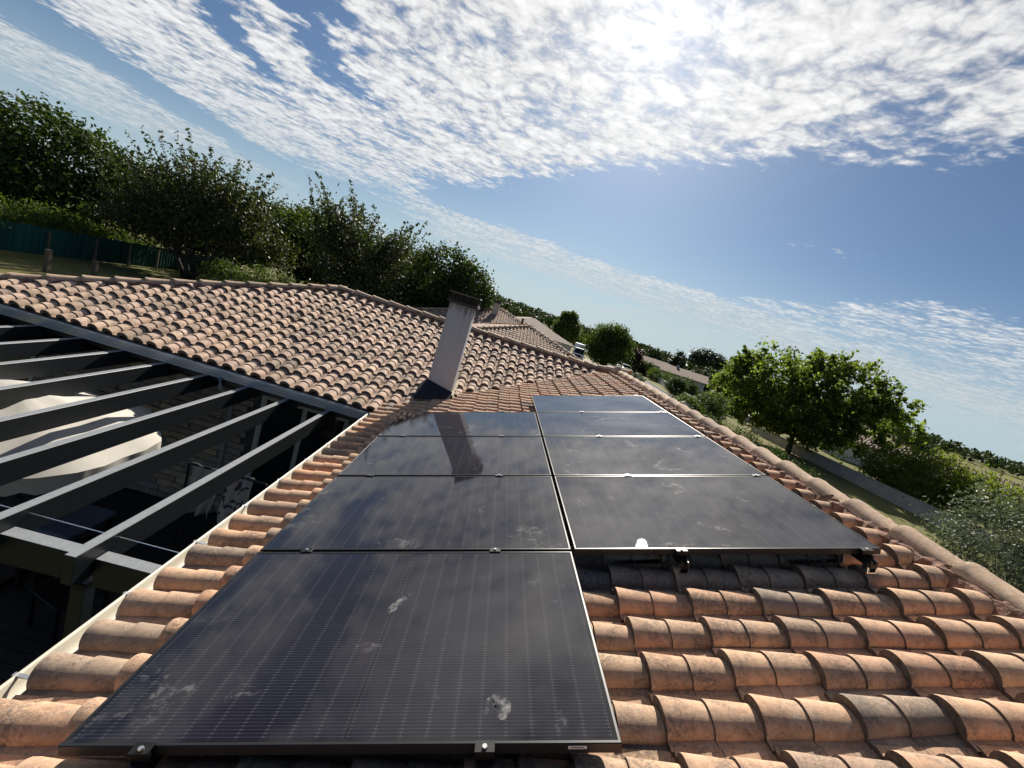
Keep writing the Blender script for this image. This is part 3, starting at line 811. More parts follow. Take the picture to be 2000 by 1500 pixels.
labs = {(0, 0): 'nearest and largest looking black solar panel, at the bottom of the left column',
        (0, 1): 'second solar panel of the left column, just beyond the nearest one',
        (0, 2): 'third solar panel of the left column, crossed by the reflection of the chimney',
        (0, 3): 'farthest solar panel of the left column, below the chimney foot',
        (1, 1): 'nearest solar panel of the right column, overhanging bare tiles, with a sun glint',
        (1, 2): 'second solar panel of the right column, with curved white wipe marks',
        (1, 3): 'third solar panel of the right column, next to last before the ridge corner',
        (1, 4): 'farthest bluish solar panel at the top end of the right column'}
PM = axes(roof_pt(0, 0, 0), upw, (0, 1, 0), nw)
for (cI, rI), lab in labs.items():
    p = thing('solar_panel', lab, 'solar panel', PM @ Matrix.Translation((cI * (PW + GU), rI * (PH + GV), random.uniform(-.001, .001))), 'black solar panels on the wing roof')
    link('frame', ME_FR, p); link('glass', ME_GL, p); link('backsheet', ME_BK, p)
    if (cI, rI) == (0, 0):
        b = MB(); b.box((1.556, -.0012, -.0195), (1.613, -.0002, -.0085)); q = b.build('sticker', M_sticker, p)
        b = MB(); b.box((1.563, -.0020, -.0155), (1.606, -.00125, -.0125)); tag(b.build('print', M_ink, q), kind='stuff')
# dried wipe marks and prints on the glass, thin films of their own
M_wipe, t_, b_, o_ = mat('dried_wipe_mark')
g_ = t_.n.new('ShaderNodeTexCoord').outputs['Object']
b_.inputs['Base Color'].default_value = (.62, .61, .60, 1); b_.inputs['Roughness'].default_value = .8
e_ = t_.attr('rnd')
a_ = t_.m('MULTIPLY', t_.m('MULTIPLY', t_.ss(t_.noise(g_, 26.0, 5, .7), .40, .72), t_.ss(t_.noise(g_, 9.0, 2, .5), .30, .60)), .34)
t_.put(b_.inputs['Alpha'], a_)
panels = {}
for o in COL.objects:
    if o.type == 'EMPTY' and o.name.startswith('solar_panel'):
        for key, lab in labs.items():
            if o['label'] == lab: panels[key] = o
wipes = [((1, 2), [(2.089, 2.503), (1.945, 2.503), (1.839, 2.378), (1.862, 2.236), (2.06, 2.205)], .030), ((1, 2), [(2.798, 2.597), (2.701, 2.504), (2.622, 2.403), (2.684, 2.307), (2.849, 2.342)], .045),
         ((1, 2), [(2.575, 3.25), (2.58, 3.104), (2.585, 2.937), (2.69, 3.036), (2.715, 2.922)], .07), ((1, 1), [(2.558, 2.066), (2.562, 1.967), (2.659, 2.016), (2.668, 1.892), (2.55, 1.829)], .06),
         ((1, 1), [(2.56, 1.42), (2.612, 1.364), (2.72, 1.303)], .06), ((1, 1), [(2.233, 1.131), (2.303, 1.164), (2.347, 1.135), (2.446, 1.152)], .03), ((1, 1), [(2.53, 1.152), (2.628, 1.134)], .026),
         ((1, 1), [(2.81, 1.40), (2.84, 1.33)], .022), ((1, 1), [(1.86, 1.75), (1.89, 1.63)], .03), ((0, 0), [(1.29, .10), (1.323, .156), (1.358, .137), (1.35, .08)], .06), ((0, 0), [(.84, .58), (.876, .661), (.92, .73)], .045), ((0, 0), [(.77, .385), (.87, .395)], .05),
         ((1, 4), [(2.53, 5.30), (2.711, 5.26)], .05), ((1, 3), [(2.85, 4.33), (3.19, 4.335)], .04), ((1, 3), [(2.4, 3.9), (2.6, 4.1), (2.9, 4.0)], .06), ((1, 2), [(3.0, 2.9), (3.1, 2.7)], .05)]
for (ci, ri), pts, wd in wipes:
    P = [Vector((u - ci * (PW + GU), v - ri * (PH + GV))) for u, v in pts]
    Q = []
    for a, b_7 in zip(P[:-1], P[1:]): Q += [a.lerp(b_7, k_ / 5) for k_ in range(5)]
    Q.append(P[-1])
    for _ in range(3): Q = [Q[0]] + [(Q[k_ - 1] + Q[k_] * 2 + Q[k_ + 1]) / 4 for k_ in range(1, len(Q) - 1)] + [Q[-1]]
    b = MB(); vs = []
    for k_, q in enumerate(Q):
        d = (Q[min(k_ + 1, len(Q) - 1)] - Q[max(k_ - 1, 0)]).normalized(); nn_ = Vector((-d.y, d.x)); ww = wd * .5 * (math.sin(math.pi * (k_ + .6) / (len(Q) + .2)) ** .6) * random.uniform(.75, 1.2)
        for sg in (-1, 1):
            r_ = q + nn_ * ww * sg; vs.append((min(PW - .013, max(.013, r_.x)), min(PH - .013, max(.013, r_.y)), -.0018))
    b.add(vs, [(2 * k_, 2 * k_ + 2, 2 * k_ + 3, 2 * k_ + 1) for k_ in range(len(Q) - 1)])
    b.build('wipe_mark', M_wipe, panels[(ci, ri)])
# mounting rails with their clamps
def bolt(b, x, y, z, r_=.0065):
    b.tube([(x, y, z), (x, y, z + .007)], r_, 8)
rl = [(.265, 0, 'mounting rail under the lower part of the left column of panels', 0), (1.30, 0, 'mounting rail under the upper part of the left column of panels', 0),
      (1.742 + .592, 1, 'mounting rail under the lower part of the right column of panels', 1), (1.742 + 1.628, 1, 'mounting rail with bent black hook near the ridge, under the right column', 1)]
for u, r0, lab, cc in rl:
    v0 = r0 * (PH + GV); v1 = v0 + 4 * (PH + GV)
    p = thing('mounting_rail', lab, 'rail', PM @ Matrix.Translation((u, v0, 0)), 'rails under the solar panels')
    b = MB(); L = v1 - v0
    prof = [(-.02, -.036), (-.02, -.076), (.02, -.076), (.02, -.036), (.007, -.036), (.007, -.052), (-.007, -.052), (-.007, -.036)]
    vs = [(q[0], -.075, q[1]) for q in prof] + [(q[0], L + .05, q[1]) for q in prof]; n = len(prof)
    b.add(vs, [(k, (k + 1) % n, n + (k + 1) % n, n + k) for k in range(n)] + [tuple(range(n)), tuple(range(2 * n - 1, n - 1, -1))])
    b.build('rail', M_black, p)
    for k in range(5):
        y = k * (PH + GV) - GV / 2 if 0 < k < 4 else (-.008 if k == 0 else L - GV + .008)
        b = MB()
        if 0 < k < 4: b.cbox((-.030, y - .019, .0012), (.030, y + .019, .0045), .001); b.box((-.024, y - .009, -.035), (.024, y + .009, .0012))
        else:
            sg = -1 if k == 0 else 1
            b.box((-.030, y, .0010) if sg > 0 else (-.030, y - .020, .0010), (.030, y + .020, .0042) if sg > 0 else (.030, y + .016, .0042))
            b.box((-.030, min(y + sg * .006, y + sg * .016), -.036), (.030, max(y + sg * .006, y + sg * .016), .001))
            b.box((-.030, min(y + sg * .016, y + sg * .032), -.036), (.030, max(y + sg * .016, y + sg * .032), -.030))
        cl = b.build('end_clamp' if k in (0, 4) else 'mid_clamp', M_black, p)
        b = MB(); yy = y if 0 < k < 4 else y + (-.006 if k == 0 else .006)
        b.tube([(0, yy, .0042), (0, yy, .0105)], [.0085, .0075], 10); b.build('bolt', M_steel, cl)
    for y in np.arange(.10, L, .85):
        b = MB(); b.box((-.028, y, -.078), (.028, y + .035, -.0765)); b.box((-.028, y, -.15), (-.022, y + .035, -.0765)); b.box((-.34, y, -.152), (-.022, y + .035, -.148))
        b.build('roof_hook', M_steel, p)
    # the visible hook at the near end
    b = MB(); b.box((-.026, -.066, -.105), (-.021, -.028, -.052)); b.box((.021, -.066, -.105), (.026, -.028, -.052)); b.box((-.026, -.066, -.110), (.026, -.028, -.105))
    b.build('roof_hook', M_steel, p)

# ------------------------------------------------------------------ pergola
perg = thing('pergola', 'dark anthracite pergola of long parallel rafters beside the panelled wing', 'pergola', (0, 0, 0))
ZP = Z0 - .505
SP, X0P = .594, -1.115
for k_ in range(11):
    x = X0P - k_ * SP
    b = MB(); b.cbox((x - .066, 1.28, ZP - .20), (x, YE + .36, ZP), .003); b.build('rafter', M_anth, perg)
XL = X0P - 10.6 * SP
for a in range(11):
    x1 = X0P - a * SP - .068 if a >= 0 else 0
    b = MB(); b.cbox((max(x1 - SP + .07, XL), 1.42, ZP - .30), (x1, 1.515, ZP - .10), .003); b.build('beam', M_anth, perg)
b = MB(); b.cbox((X0P + .002, 1.42, ZP - .30), (X0P + .55, 1.515, ZP - .10), .003); b.build('beam', M_anth, perg)
b = MB(); b.cbox((XL, YE + .365, ZP - .22), (XE + .4, YE + .415, ZP - .02), .003); b.build('wall_plate', M_anth, perg)
for x in (X0P - .08, X0P - 3.05, X0P - 6.2):
    b = MB(); b.cbox((x - .045, 1.425, .15), (x + .045, 1.51, ZP - .302), .003); q = b.build('post', M_anth, perg)
    b = MB(); b.box((x - .02, 1.408, ZP - .34), (x + .055, 1.422, ZP - .30)); b.build('bracket', M_black, q)
b = MB(); b.tube([(XL, 1.60, ZP - .045), (X0P - 2.0, 1.6, ZP - .05), (X0P, 1.6, ZP - .052), (X0P + .5, 1.60, ZP - .05)], .0035, 6); b.build('wire', M_steel, perg)

# deck boards under it
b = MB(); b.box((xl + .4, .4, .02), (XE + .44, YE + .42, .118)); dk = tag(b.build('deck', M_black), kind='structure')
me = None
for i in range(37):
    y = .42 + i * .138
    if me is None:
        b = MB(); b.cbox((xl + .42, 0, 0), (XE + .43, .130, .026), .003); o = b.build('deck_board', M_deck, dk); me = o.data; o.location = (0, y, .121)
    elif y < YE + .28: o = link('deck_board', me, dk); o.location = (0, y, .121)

# beige parasol under the rafters
ps = thing('parasol', 'big off white canvas parasol opened under the dark pergola rafters', 'parasol', (-3.78, 3.36, .147))
b = MB(); n = 8; vs = [(0, 0, 2.30)]
R1 = 1.34
for rr_, z in ((.25, 2.215), (.7, 2.06), (1.1, 1.945), (R1, 1.83)):
    for k_ in range(n * 4):
        a = 2 * math.pi * k_ / (n * 4) + R(22.5)
        f_ = k_ % 4; q = {0: 1.0, 1: .965, 2: .925, 3: .965}[f_]
        sag = {0: 0, 1: -.02, 2: -.028, 3: -.02}[f_] * rr_ / R1
        vs.append((rr_ * q * math.cos(a), rr_ * q * math.sin(a), z + sag))
nn = n * 4
fs = [(0, 1 + k_, 1 + (k_ + 1) % nn) for k_ in range(nn)]
for r_ in range(3): fs += [(1 + r_ * nn + k_, 1 + (r_ + 1) * nn + k_, 1 + (r_ + 1) * nn + (k_ + 1) % nn, 1 + r_ * nn + (k_ + 1) % nn) for k_ in range(nn)]
b.add(vs, fs); cn = b.build('canopy', M_canvas, ps, True)
b = MB(); vs = []
for k_ in range(nn * 2):
    kk = k_ // 2; p0 = vs0 = None
    a0 = Vector((0, 0, 0))
base = [Vector(p) for p in [(R1 * {0: 1, 1: .965, 2: .925, 3: .965}[k_ % 4] * math.cos(2 * math.pi * k_ / nn + R(22.5)), R1 * {0: 1, 1: .965, 2: .925, 3: .965}[k_ % 4] * math.sin(2 * math.pi * k_ / nn + R(22.5)), 1.83 + {0: 0, 1: -.02, 2: -.028, 3: -.02}[k_ % 4]) for k_ in range(nn)]]
ring = []
for k_ in range(nn):
    for q in range(3): ring.append(base[k_].lerp(base[(k_ + 1) % nn], q / 3))
vs = [tuple(p) for p in ring] + [(p.x * 1.005 + random.uniform(-.012, .012), p.y * 1.005 + random.uniform(-.012, .012), p.z - .15 + random.uniform(-.02, .02)) for p in ring]
n3 = len(ring); b = MB(); b.add(vs, [(k_, n3 + k_, n3 + (k_ + 1) % n3, (k_ + 1) % n3) for k_ in range(n3)]); b.build('valance', M_canvas, cn, True)
b = MB(); b.tube([(0, 0, .06), (0, 0, 2.285)], .024, 10); b.build('pole', M_anth, ps, True)
for k_ in range(8):
    a = 2 * math.pi * k_ / 8 + R(22.5)
    b = MB(); b.tube([(.05 * math.cos(a), .05 * math.sin(a), 2.24), (R1 * .97 * math.cos(a), R1 * .97 * math.sin(a), 1.80)], .009, 5); b.build('rib', M_anth, ps)
b = MB(); b.cbox((-.3, -.3, 0), (.3, .3, .06), .01); b.build('base', M_black, ps)

# terrace furniture
def table(x, y, lab, top, wx=.8, wy=1.4, h=.74):
    t = thing('terrace_table', lab, 'table', (x, y, .147))
    b = MB(); b.cbox((-wx / 2, -wy / 2, h - .035), (wx / 2, wy / 2, h), .006); b.build('tabletop', top, t)
    for sx in (-1, 1):
        for sy in (-1, 1):
            b = MB(); b.cbox((sx * (wx / 2 - .05) - .025, sy * (wy / 2 - .05) - .025, 0), (sx * (wx / 2 - .05) + .025, sy * (wy / 2 - .05) + .025, h - .036), .003); b.build('leg', M_black, t)
    return t
table(-3.15, 3.55, 'small terrace table with blue cloth top under the pergola', simple('blue_table_cloth', (.09, .12, .19), .8, 0, .12, 9), .55, .6, .8)
def chair(x, y, rz, lab):
    t = thing('terrace_chair', lab, 'chair', Matrix.Translation((x, y, .147)) @ Matrix.Rotation(rz, 4, 'Z'))
    b = MB(); b.cbox((-.23, -.23, .42), (.23, .23, .45), .006); b.build('seat', M_black, t)
    b = MB(); b.cbox((-.22, .19, .50), (.22, .22, .9), .006); b.build('backrest', M_black, t)
    for sx in (-1, 1):
        b = MB(); b.cbox((sx * .2 - .016, -.21, 0), (sx * .2 + .016, -.18, .42), .003); b.build('leg', M_black, t)
        b = MB(); b.cbox((sx * .2 - .016, .19, 0), (sx * .2 + .016, .222, .5), .003); b.build('leg', M_black, t)
    return t
chair(-2.55, 3.0, R(70), 'black chair by the blue table under the pergola')
chair(-4.7, 4.9, R(10), 'black chair near the stone clad wall behind the parasol')
# clothes rail with two cloths hanging beside the gutter
M_print, t_, b_, o_ = mat('printed_cloth')
g_ = t_.n.new('ShaderNodeTexCoord').outputs['Object']
v_ = t_.noise(g_, 9.0, 2, .5, 1.2)
t_.put(b_.inputs['Base Color'], t_.mix(t_.ss(v_, .55, .58), (.36, .33, .345), (.07, .035, .06))); b_.inputs['Roughness'].default_value = .9
rk = thing('clothes_rack', 'black clothes rack standing on the dark deck below the gutter', 'clothes rack', (-1.62, 3.70, .147))
b = MB(); b.tube([(-.45, 0, 1.75), (.45, 0, 1.75)], .014, 8); b.build('bar', M_black, rk)
for sx in (-.45, .45):
    b = MB(); b.tube([(sx, 0, .03), (sx, 0, 1.75)], .014, 8); b.build('upright', M_black, rk)
    b = MB(); b.tube([(sx, -.28, .015), (sx, .28, .015)], .014, 8); b.build('foot', M_black, rk)
def cloth(name, x0, x1, z1, z0, m_, lab):
    b = MB(); n = 14; rows = 8; vs = []
    for j in range(rows + 1):
        for i in range(n + 1):
            q = i / n; k_ = j / rows
            vs.append((x0 + (x1 - x0) * q + .02 * math.sin(9 * k_ + 3 * q), (.018 + .035 * math.sin(q * 15 + k_ * 2) * (.3 + k_)) - .02, z1 + (z0 - z1) * k_ + .015 * math.sin(q * 11) * k_))
    b.add(vs, [(j * (n + 1) + i, j * (n + 1) + i + 1, (j + 1) * (n + 1) + i + 1, (j + 1) * (n + 1) + i) for j in range(rows) for i in range(n)])
    o = b.build(name, m_, None, True); o.location = (-1.62, 3.70, .147)
    sm = o.modifiers.new('thickness', 'SOLIDIFY'); sm.thickness = .004
    return tag(o, lab, 'cloth')
cloth('hanging_cloth', -.02, .30, 1.78, .75, M_print, 'white cloth with dark print hanging on the rack under the pergola')
cloth('hanging_cloth', -.42, -.10, 1.77, 1.15, simple('plain_cloth', (.32, .31, .31), .9, 0, .06, 5), 'plain whitish cloth hanging left of the printed one')

# ------------------------------------------------------------------ plants
def unit(n, rr):
    v = rr.normal(size=(n, 3)); return v / np.linalg.norm(v, axis=1)[:, None]
def leaf_cards(P, size, rr, asp=.6, up=.35, outward=None):
    n = len(P)
    N = unit(n, rr); N[:, 2] += up
    if outward is not None: N += outward * .5
    N /= np.linalg.norm(N, axis=1)[:, None]
    A = np.cross(N, unit(n, rr)); A /= np.linalg.norm(A, axis=1)[:, None] + 1e-9
    B = np.cross(N, A)
    sz = size * rr.uniform(.6, 1.3, n)[:, None]
    A = A * sz; B = B * sz * asp
    fold = N * sz * .18
    v = np.stack([P - A, P + B - A * .1 + fold, P + A, P - B - A * .1 + fold], 1).reshape(-1, 3)
    f = np.arange(n * 4).reshape(-1, 4)
    return v, f
def crown_points(lobes, n, clump, rr, hollow=.55, spread=.16):
    # lobes: (cx,cy,cz,rx,ry,rz); leaves gather in clumps set mostly near the outside
    vol = np.array([l[3] * l[4] + l[4] * l[5] + l[3] * l[5] for l in lobes]); vol = vol / vol.sum()
    nc = max(1, n // clump)
    li = rr.choice(len(lobes), nc, p=vol)
    L = np.array(lobes)[li]
    d = unit(nc, rr); rad = (hollow + (1 - hollow) * rr.random(nc) ** .6) * rr.uniform(.86, 1.10, nc)
    C_ = L[:, :3] + d * L[:, 3:] * rad[:, None]
    k = np.repeat(np.arange(nc), clump)
    sp = (L[:, 3:].mean(1) * spread)[k][:, None] * rr.uniform(.5, 1.3, nc)[k][:, None]
    P = C_[k] + rr.normal(size=(len(k), 3)) * sp * np.array([1, 1, .75])
    return P, C_, d[k], rr.random(nc)[k]
def tree(name, label, cat, loc, lobes, n, leaf, lm, trunk_r=.16, trunk_h=None, stems=1, limbs=7, clump=26, hollow=.55, spread=.16, shoots=0, shoot_len=1.5, asp=.6, seed=1, group=None, up=.35, bark=None, lean=0, tw=10):
    rr = np.random.default_rng(seed)
    t = thing(name, label, cat, loc, group)
    P, C_, D, cr = crown_points(lobes, n, clump, rr, hollow, spread)
    L = np.array(lobes)
    top = (L[:, 2] + L[:, 5]).max(); bot = (L[:, 2] - L[:, 5]).min()
    cen = L[:, :3].mean(0)
    b = MB()
    th_ = trunk_h if trunk_h is not None else max(.3, bot * .9 + .3)
    tips = []
    for q in range(stems):
        a = 2 * math.pi * q / max(1, stems) + rr.uniform(-.3, .3)
        off = Vector((math.cos(a), math.sin(a), 0)) * (.16 * (stems > 1))
        fork = Vector((off.x + math.cos(a) * th_ * .55 * (stems > 1) + cen[0] * .25, off.y + math.sin(a) * th_ * .55 * (stems > 1) + cen[1] * .25, th_))
        b.tube([off, off.lerp(fork, .5) + Vector((rr.normal() * .04, rr.normal() * .04, 0)), fork], [trunk_r * 1.25, trunk_r, trunk_r * .82], 8)
        sel = C_[rr.choice(len(C_), min(limbs, len(C_)), replace=False)]
        if stems > 1:
            dirs = (C_[:, 0] - cen[0]) * math.cos(a) + (C_[:, 1] - cen[1]) * math.sin(a)
            idx_ = np.argsort(-dirs)[:max(limbs, len(C_) // 2)]; sel = C_[rr.choice(idx_, min(limbs, len(idx_)), replace=False)]
        for e_ in sel:
            e_ = Vector(e_); m1 = fork.lerp(e_, .45) + Vector((0, 0, -.05 * (e_ - fork).length)) + Vector(rr.normal(size=3)) * .12
            b.tube([fork, m1, e_], [trunk_r * .5, trunk_r * .3, trunk_r * .06], 6, cap=False)
            tips.append((m1, e_))
    # twigs that reach the clumps
    for k_ in range(min(len(C_), tw)):
        m1, e_ = tips[rr.integers(len(tips))]
        q = Vector(C_[rr.integers(len(C_))])
        b.tube([m1.lerp(e_, .3), q], [trunk_r * .14, trunk_r * .04], 4, cap=False)
    extra = []
    for k_ in range(shoots):
        up_c = C_[C_[:, 2] > cen[2]]
        q = Vector(up_c[rr.integers(len(up_c))]) if len(up_c) else Vector(C_[0])
        o_ = Vector((q.x - cen[0], q.y - cen[1], 0)); o_ = o_.normalized() if o_.length > .01 else o_
        Ln = shoot_len * rr.uniform(.5, 1.15)
        d = (Vector((0, 0, 1)) + o_ * .45 + Vector(rr.normal(size=3)) * .22).normalized()
        e_ = q + d * Ln
        b.tube([q, q.lerp(e_, .5) + Vector(rr.normal(size=3)) * .05, e_], [.018, .012, .004], 4, cap=False)
        m_ = int(16 * Ln); tt = rr.random(m_)
        extra.append(np.array(q)[None] + np.outer(tt * Ln, np.array(d)) + rr.normal(size=(m_, 3)) * .07)
    b.build('trunk', bark or M_bark, t, True)
    if extra:
        X = np.concatenate(extra); P = np.concatenate([P, X]); D = np.concatenate([D, np.zeros((len(X), 3))]); cr = np.concatenate([cr, rr.random(len(X))])
    v, f = leaf_cards(P, leaf, rr, asp, up, D)
    rnd = np.clip(.65 * cr + .35 * rr.random(len(P)), 0, 1)
    np_mesh('crown', v, f, lm, t, rnd)
    return t
def bush(name, label, cat, loc, lobes, n, leaf, lm, seed=1, group=None, clump=24, hollow=.5, asp=.55, spread=.18):
    rr = np.random.default_rng(seed)
    t = thing(name, label, cat, loc, group)
    P, C_, D, cr = crown_points(lobes, n, clump, rr, hollow, spread)
    P = P[P[:, 2] > .03] if len(P) else P
    D = D[:len(P)]; cr = cr[:len(P)]
    v, f = leaf_cards(P, leaf, rr, asp, .3, None)
    np_mesh('foliage', v, f, lm, t, np.clip(.6 * cr + .4 * rr.random(len(P)), 0, 1))
    b = MB()
    for k_ in range(9):
        q = C_[rr.integers(len(C_))]; l0 = lobes[rr.integers(len(lobes))]
        b.tube([(l0[0] + rr.normal() * .1, l0[1] + rr.normal() * .1, 0), tuple(q)], [.03, .008], 5, cap=False)
    b.build('stem', M_bark, t, True)
    return t

# left garden
tree('plum_tree', 'open crowned multi stemmed plum tree with upright shoots, in front of the green fence', 'tree', (-21.3, 30.6, 0),
     [(-1.2, -.6, 4.2, 3.6, 3.2, 2.2), (2.0, .8, 4.6, 3.4, 3.0, 2.4), (.2, 0, 5.6, 3.6, 3.2, 2.5), (-2.8, -1.6, 3.3, 2.4, 2.2, 1.6), (4.0, 1.6, 3.4, 2.0, 2.0, 1.6)], 19000, .125, L_plum, .15, 1.3, 5, 9, 20, .25, .20, 150, 2.3, .55, 21, tw=60)
tree('cherry_tree', 'airy cherry tree with long bare tipped branches left of the domed dark tree', 'tree', (-9.6, 30.5, 0),
     [(-.4, 0, 4.4, 3.0, 2.6, 2.6), (1.2, .4, 5.4, 2.2, 2.2, 2.2), (-2.4, 0, 5.6, 2.2, 2.2, 2.6), (.8, 0, 2.6, 3.4, 2.6, 1.6)], 12500, .13, L_plum, .16, 1.5, 2, 10, 18, .15, .24, 120, 2.5, .5, 22, tw=50)
tree('broadleaf_tree', 'dense dark broadleaf tree with a rounded domed top behind the chimney', 'tree', (-4.3, 36, 0),
     [(-.8, 0, 5.2, 2.6, 2.6, 2.9), (1.4, 0, 4.8, 2.4, 2.4, 2.5), (0, 0, 3.4, 3.2, 2.8, 2.2), (2.6, 0, 3.4, 1.4, 1.4, 2.0)], 26000, .13, L_dark, .25, 1.5, 1, 8, 34, .62, .15, 14, .7, .62, 23)
tree('oak_tree', 'huge dark oak rising behind the green fence at the left edge of the view', 'tree', (-34.5, 32.5, 0),
     [(0, 0, 5.0, 5.0, 4.5, 3.6), (-2.5, -3.5, 4.6, 4.6, 4.2, 3.6), (2.2, 2.0, 5.2, 3.8, 3.6, 3.0), (-5.5, -6.5, 4.2, 4.6, 4.4, 3.4), (0, 0, 2.4, 6.5, 5.5, 2.2)], 36000, .17, L_dark, .35, 1.6, 1, 9, 34, .60, .15, 40, 1.2, .6, 24)
tree('oak_tree', 'second dark oak, between the huge left one and the plum tree, further back', 'tree', (-28.0, 40.0, 0),
     [(0, 0, 4.0, 4.2, 4.2, 3.0), (2.4, 2.2, 3.6, 3.4, 3.2, 2.6), (-2.0, -1.6, 4.4, 3.6, 3.4, 2.7)], 24000, .17, L_dark, .3, 1.5, 1, 8, 34, .6, .15, 20, 1.0, .6, 25)
tree('garden_tree', 'green leafy tree standing behind the plum tree, right of it', 'tree', (-18.3, 41.5, 0),
     [(0, 0, 4.4, 3.4, 3.2, 2.9), (2.4, .8, 3.6, 2.8, 2.6, 2.6), (-1.6, 0, 5.2, 2.4, 2.4, 2.2)], 20000, .15, L_mid, .22, 1.4, 1, 8, 30, .55, .16, 24, 1.0, .6, 26)
tree('garden_tree', 'low bushy green tree filling the gap under the cherry branches', 'tree', (-13.6, 40.0, 0),
     [(0, 0, 3.0, 3.0, 2.8, 2.4), (3.4, 0, 2.6, 2.8, 2.6, 2.0), (6.4, .5, 2.4, 2.4, 2.4, 1.9)], 20000, .14, L_dark, .18, 1.0, 1, 8, 30, .55, .16, 16, .9, .6, 27)
tree('backdrop_tree', 'dark tree closing the gap behind the plum and cherry trees', 'tree', (-21.5, 46.5, 0),
     [(0, 0, 4.8, 3.6, 3.4, 3.6), (3.4, .5, 4.2, 3.2, 3.0, 3.0), (-3.6, -.5, 4.6, 3.2, 3.0, 3.4), (6.6, .8, 3.6, 2.8, 2.6, 2.8)], 26000, .16, L_dark, .25, 1.2, 1, 8, 30, .55, .17, 40, 1.4, .6, 28)
tree('backdrop_tree', 'dark leafy tree behind the cherry, joining it to the domed tree', 'tree', (-8.2, 41.0, 0),
     [(0, 0, 4.2, 2.8, 2.6, 3.2), (2.2, .3, 3.4, 2.2, 2.2, 2.6), (-2.4, 0, 4.6, 2.4, 2.4, 3.0)], 18000, .14, L_dark, .2, 1.2, 1, 8, 30, .55, .17, 26, 1.2, .6, 29)
bush('conifer', 'yellow green conifer cut by the left edge above the fence', 'conifer', (-22.6, 18.6, 0), [(0, 0, 1.6, .9, .9, 1.6), (0, 0, 3.0, .62, .62, 1.3)], 7000, .07, L_mid, 31, None, 30, .5, .22)
bush('shrub', 'rounded olive green shrub behind the fence at the left', 'shrub', (-26.4, 25.2, 0), [(0, 0, 1.1, 2.2, 2.6, 1.2), (-.6, 2.0, 1.2, 1.8, 1.8, 1.0)], 9000, .09, L_mid, 32, 'shrubs behind the green fence')
bush('shrub', 'long low shrub behind the fence, running toward the plum tree', 'shrub', (-25.6, 30.0, 0), [(0, 0, .9, 1.6, 2.4, .9), (.4, 3.0, .9, 1.5, 2.4, .8), (-.5, -2.2, 1.1, 1.5, 2.0, .9)], 9000, .085, L_mid, 33, 'shrubs behind the green fence')
bush('hedge', 'clipped green hedge at the foot of the plum tree, seen over the main roof', 'hedge', (-15.2, 27.9, 0), [(-1.4, -1, 1.2, 1.3, 1.0, 1.25), (0, 0, 1.25, 1.3, 1.0, 1.3), (1.5, .9, 1.2, 1.4, 1.0, 1.2), (3.0, 1.6, 1.1, 1.4, 1.0, 1.1)], 15000, .06, L_mid, 34, None, 24, .6)

# green windbreak fence with wooden posts
fn = thing('fence', 'dark green windbreak net fence on brown wooden posts across the left garden', 'fence', (-23.3, 0, 0))
M_net = leaf_mat('green_netting', [(0, (.008, .042, .039)), (.5, (.013, .062, .056)), (1, (.022, .085, .075))], .60, (1.2, 1.2, 1.2), .3, .6)
ys = [10.2, 12.6, 15.0, 17.7, 20.4, 23.0, 25.7, 28.0, 30.3, 32.7, 35.1, 37.5]
for i, y in enumerate(ys):
    b = MB(); b.cbox((-.02, y - .05, 0), (.08, y + .05, 1.42 + .05 * math.sin(i * 2.1)), .012); b.build('post', M_post, fn)
for a, b_2 in zip(ys[:-1], ys[1:]):
    n = 30; rr = np.random.default_rng(int(a * 10)); V = []; 
    for j, z in enumerate((.10, .5, .95, 1.22, 1.52)):
        for i in range(n + 1):
            V.append((-.05 + .018 * math.sin(i * 1.9 + a) + rr.normal() * .006, a + (b_2 - a) * i / n, z + (.02 * rr.normal() if j == 4 else 0)))
    F = np.array([(j * (n + 1) + i, j * (n + 1) + i + 1, (j + 1) * (n + 1) + i + 1, (j + 1) * (n + 1) + i) for j in range(4) for i in range(n)])
    np_mesh('net_panel', np.array(V), F, M_net, fn, np.clip(rr.random(n)[np.tile(np.arange(n), 4)] * .8 + .1, 0, 1))
for i, (x, y, h, lab) in enumerate(((-19.7, 19.5, 1.05, 'short grey stake on the lawn in front of the fence, left one'), (-19.4, 21.5, .85, 'shorter stake on the lawn just above the hip tiles, right one'))):
    b = MB(); b.cbox((-.10, -.10, 0), (.10, .10, h), .02); o = b.build('stake', M_post); o.location = (x, y, 0); tag(o, lab, 'stake', 'stakes on the lawn')

# ------------------------------------------------------------------ right side
tree('maple_tree', 'big bright green maple with a broad crown on the lawn right of the ridge', 'tree', (28.6, 36.0, 0),
     [(-2.8, 1.6, 6.0, 3.6, 3.6, 3.0), (1.6, -1.0, 6.6, 3.6, 3.6, 3.1), (-4.4, 3.0, 4.4, 2.8, 2.8, 2.6), (4.2, -3.0, 4.9, 2.8, 3.0, 2.5), (-.4, .2, 4.0, 4.6, 4.4, 2.3), (.6, -.4, 2.5, 4.4, 4.2, 1.5), (-3.0, 2.4, 2.4, 2.4, 2.4, 1.3), (.4, .2, 8.0, 2.2, 2.2, 1.5), (3.6, -2.6, 6.8, 1.7, 1.7, 1.3), (-4.6, 3.2, 6.6, 1.6, 1.6, 1.6)],
     34000, .15, L_maple, .2, 1.6, 1, 14, 34, .42, .095, 150, 1.0, .75, 41, tw=40)
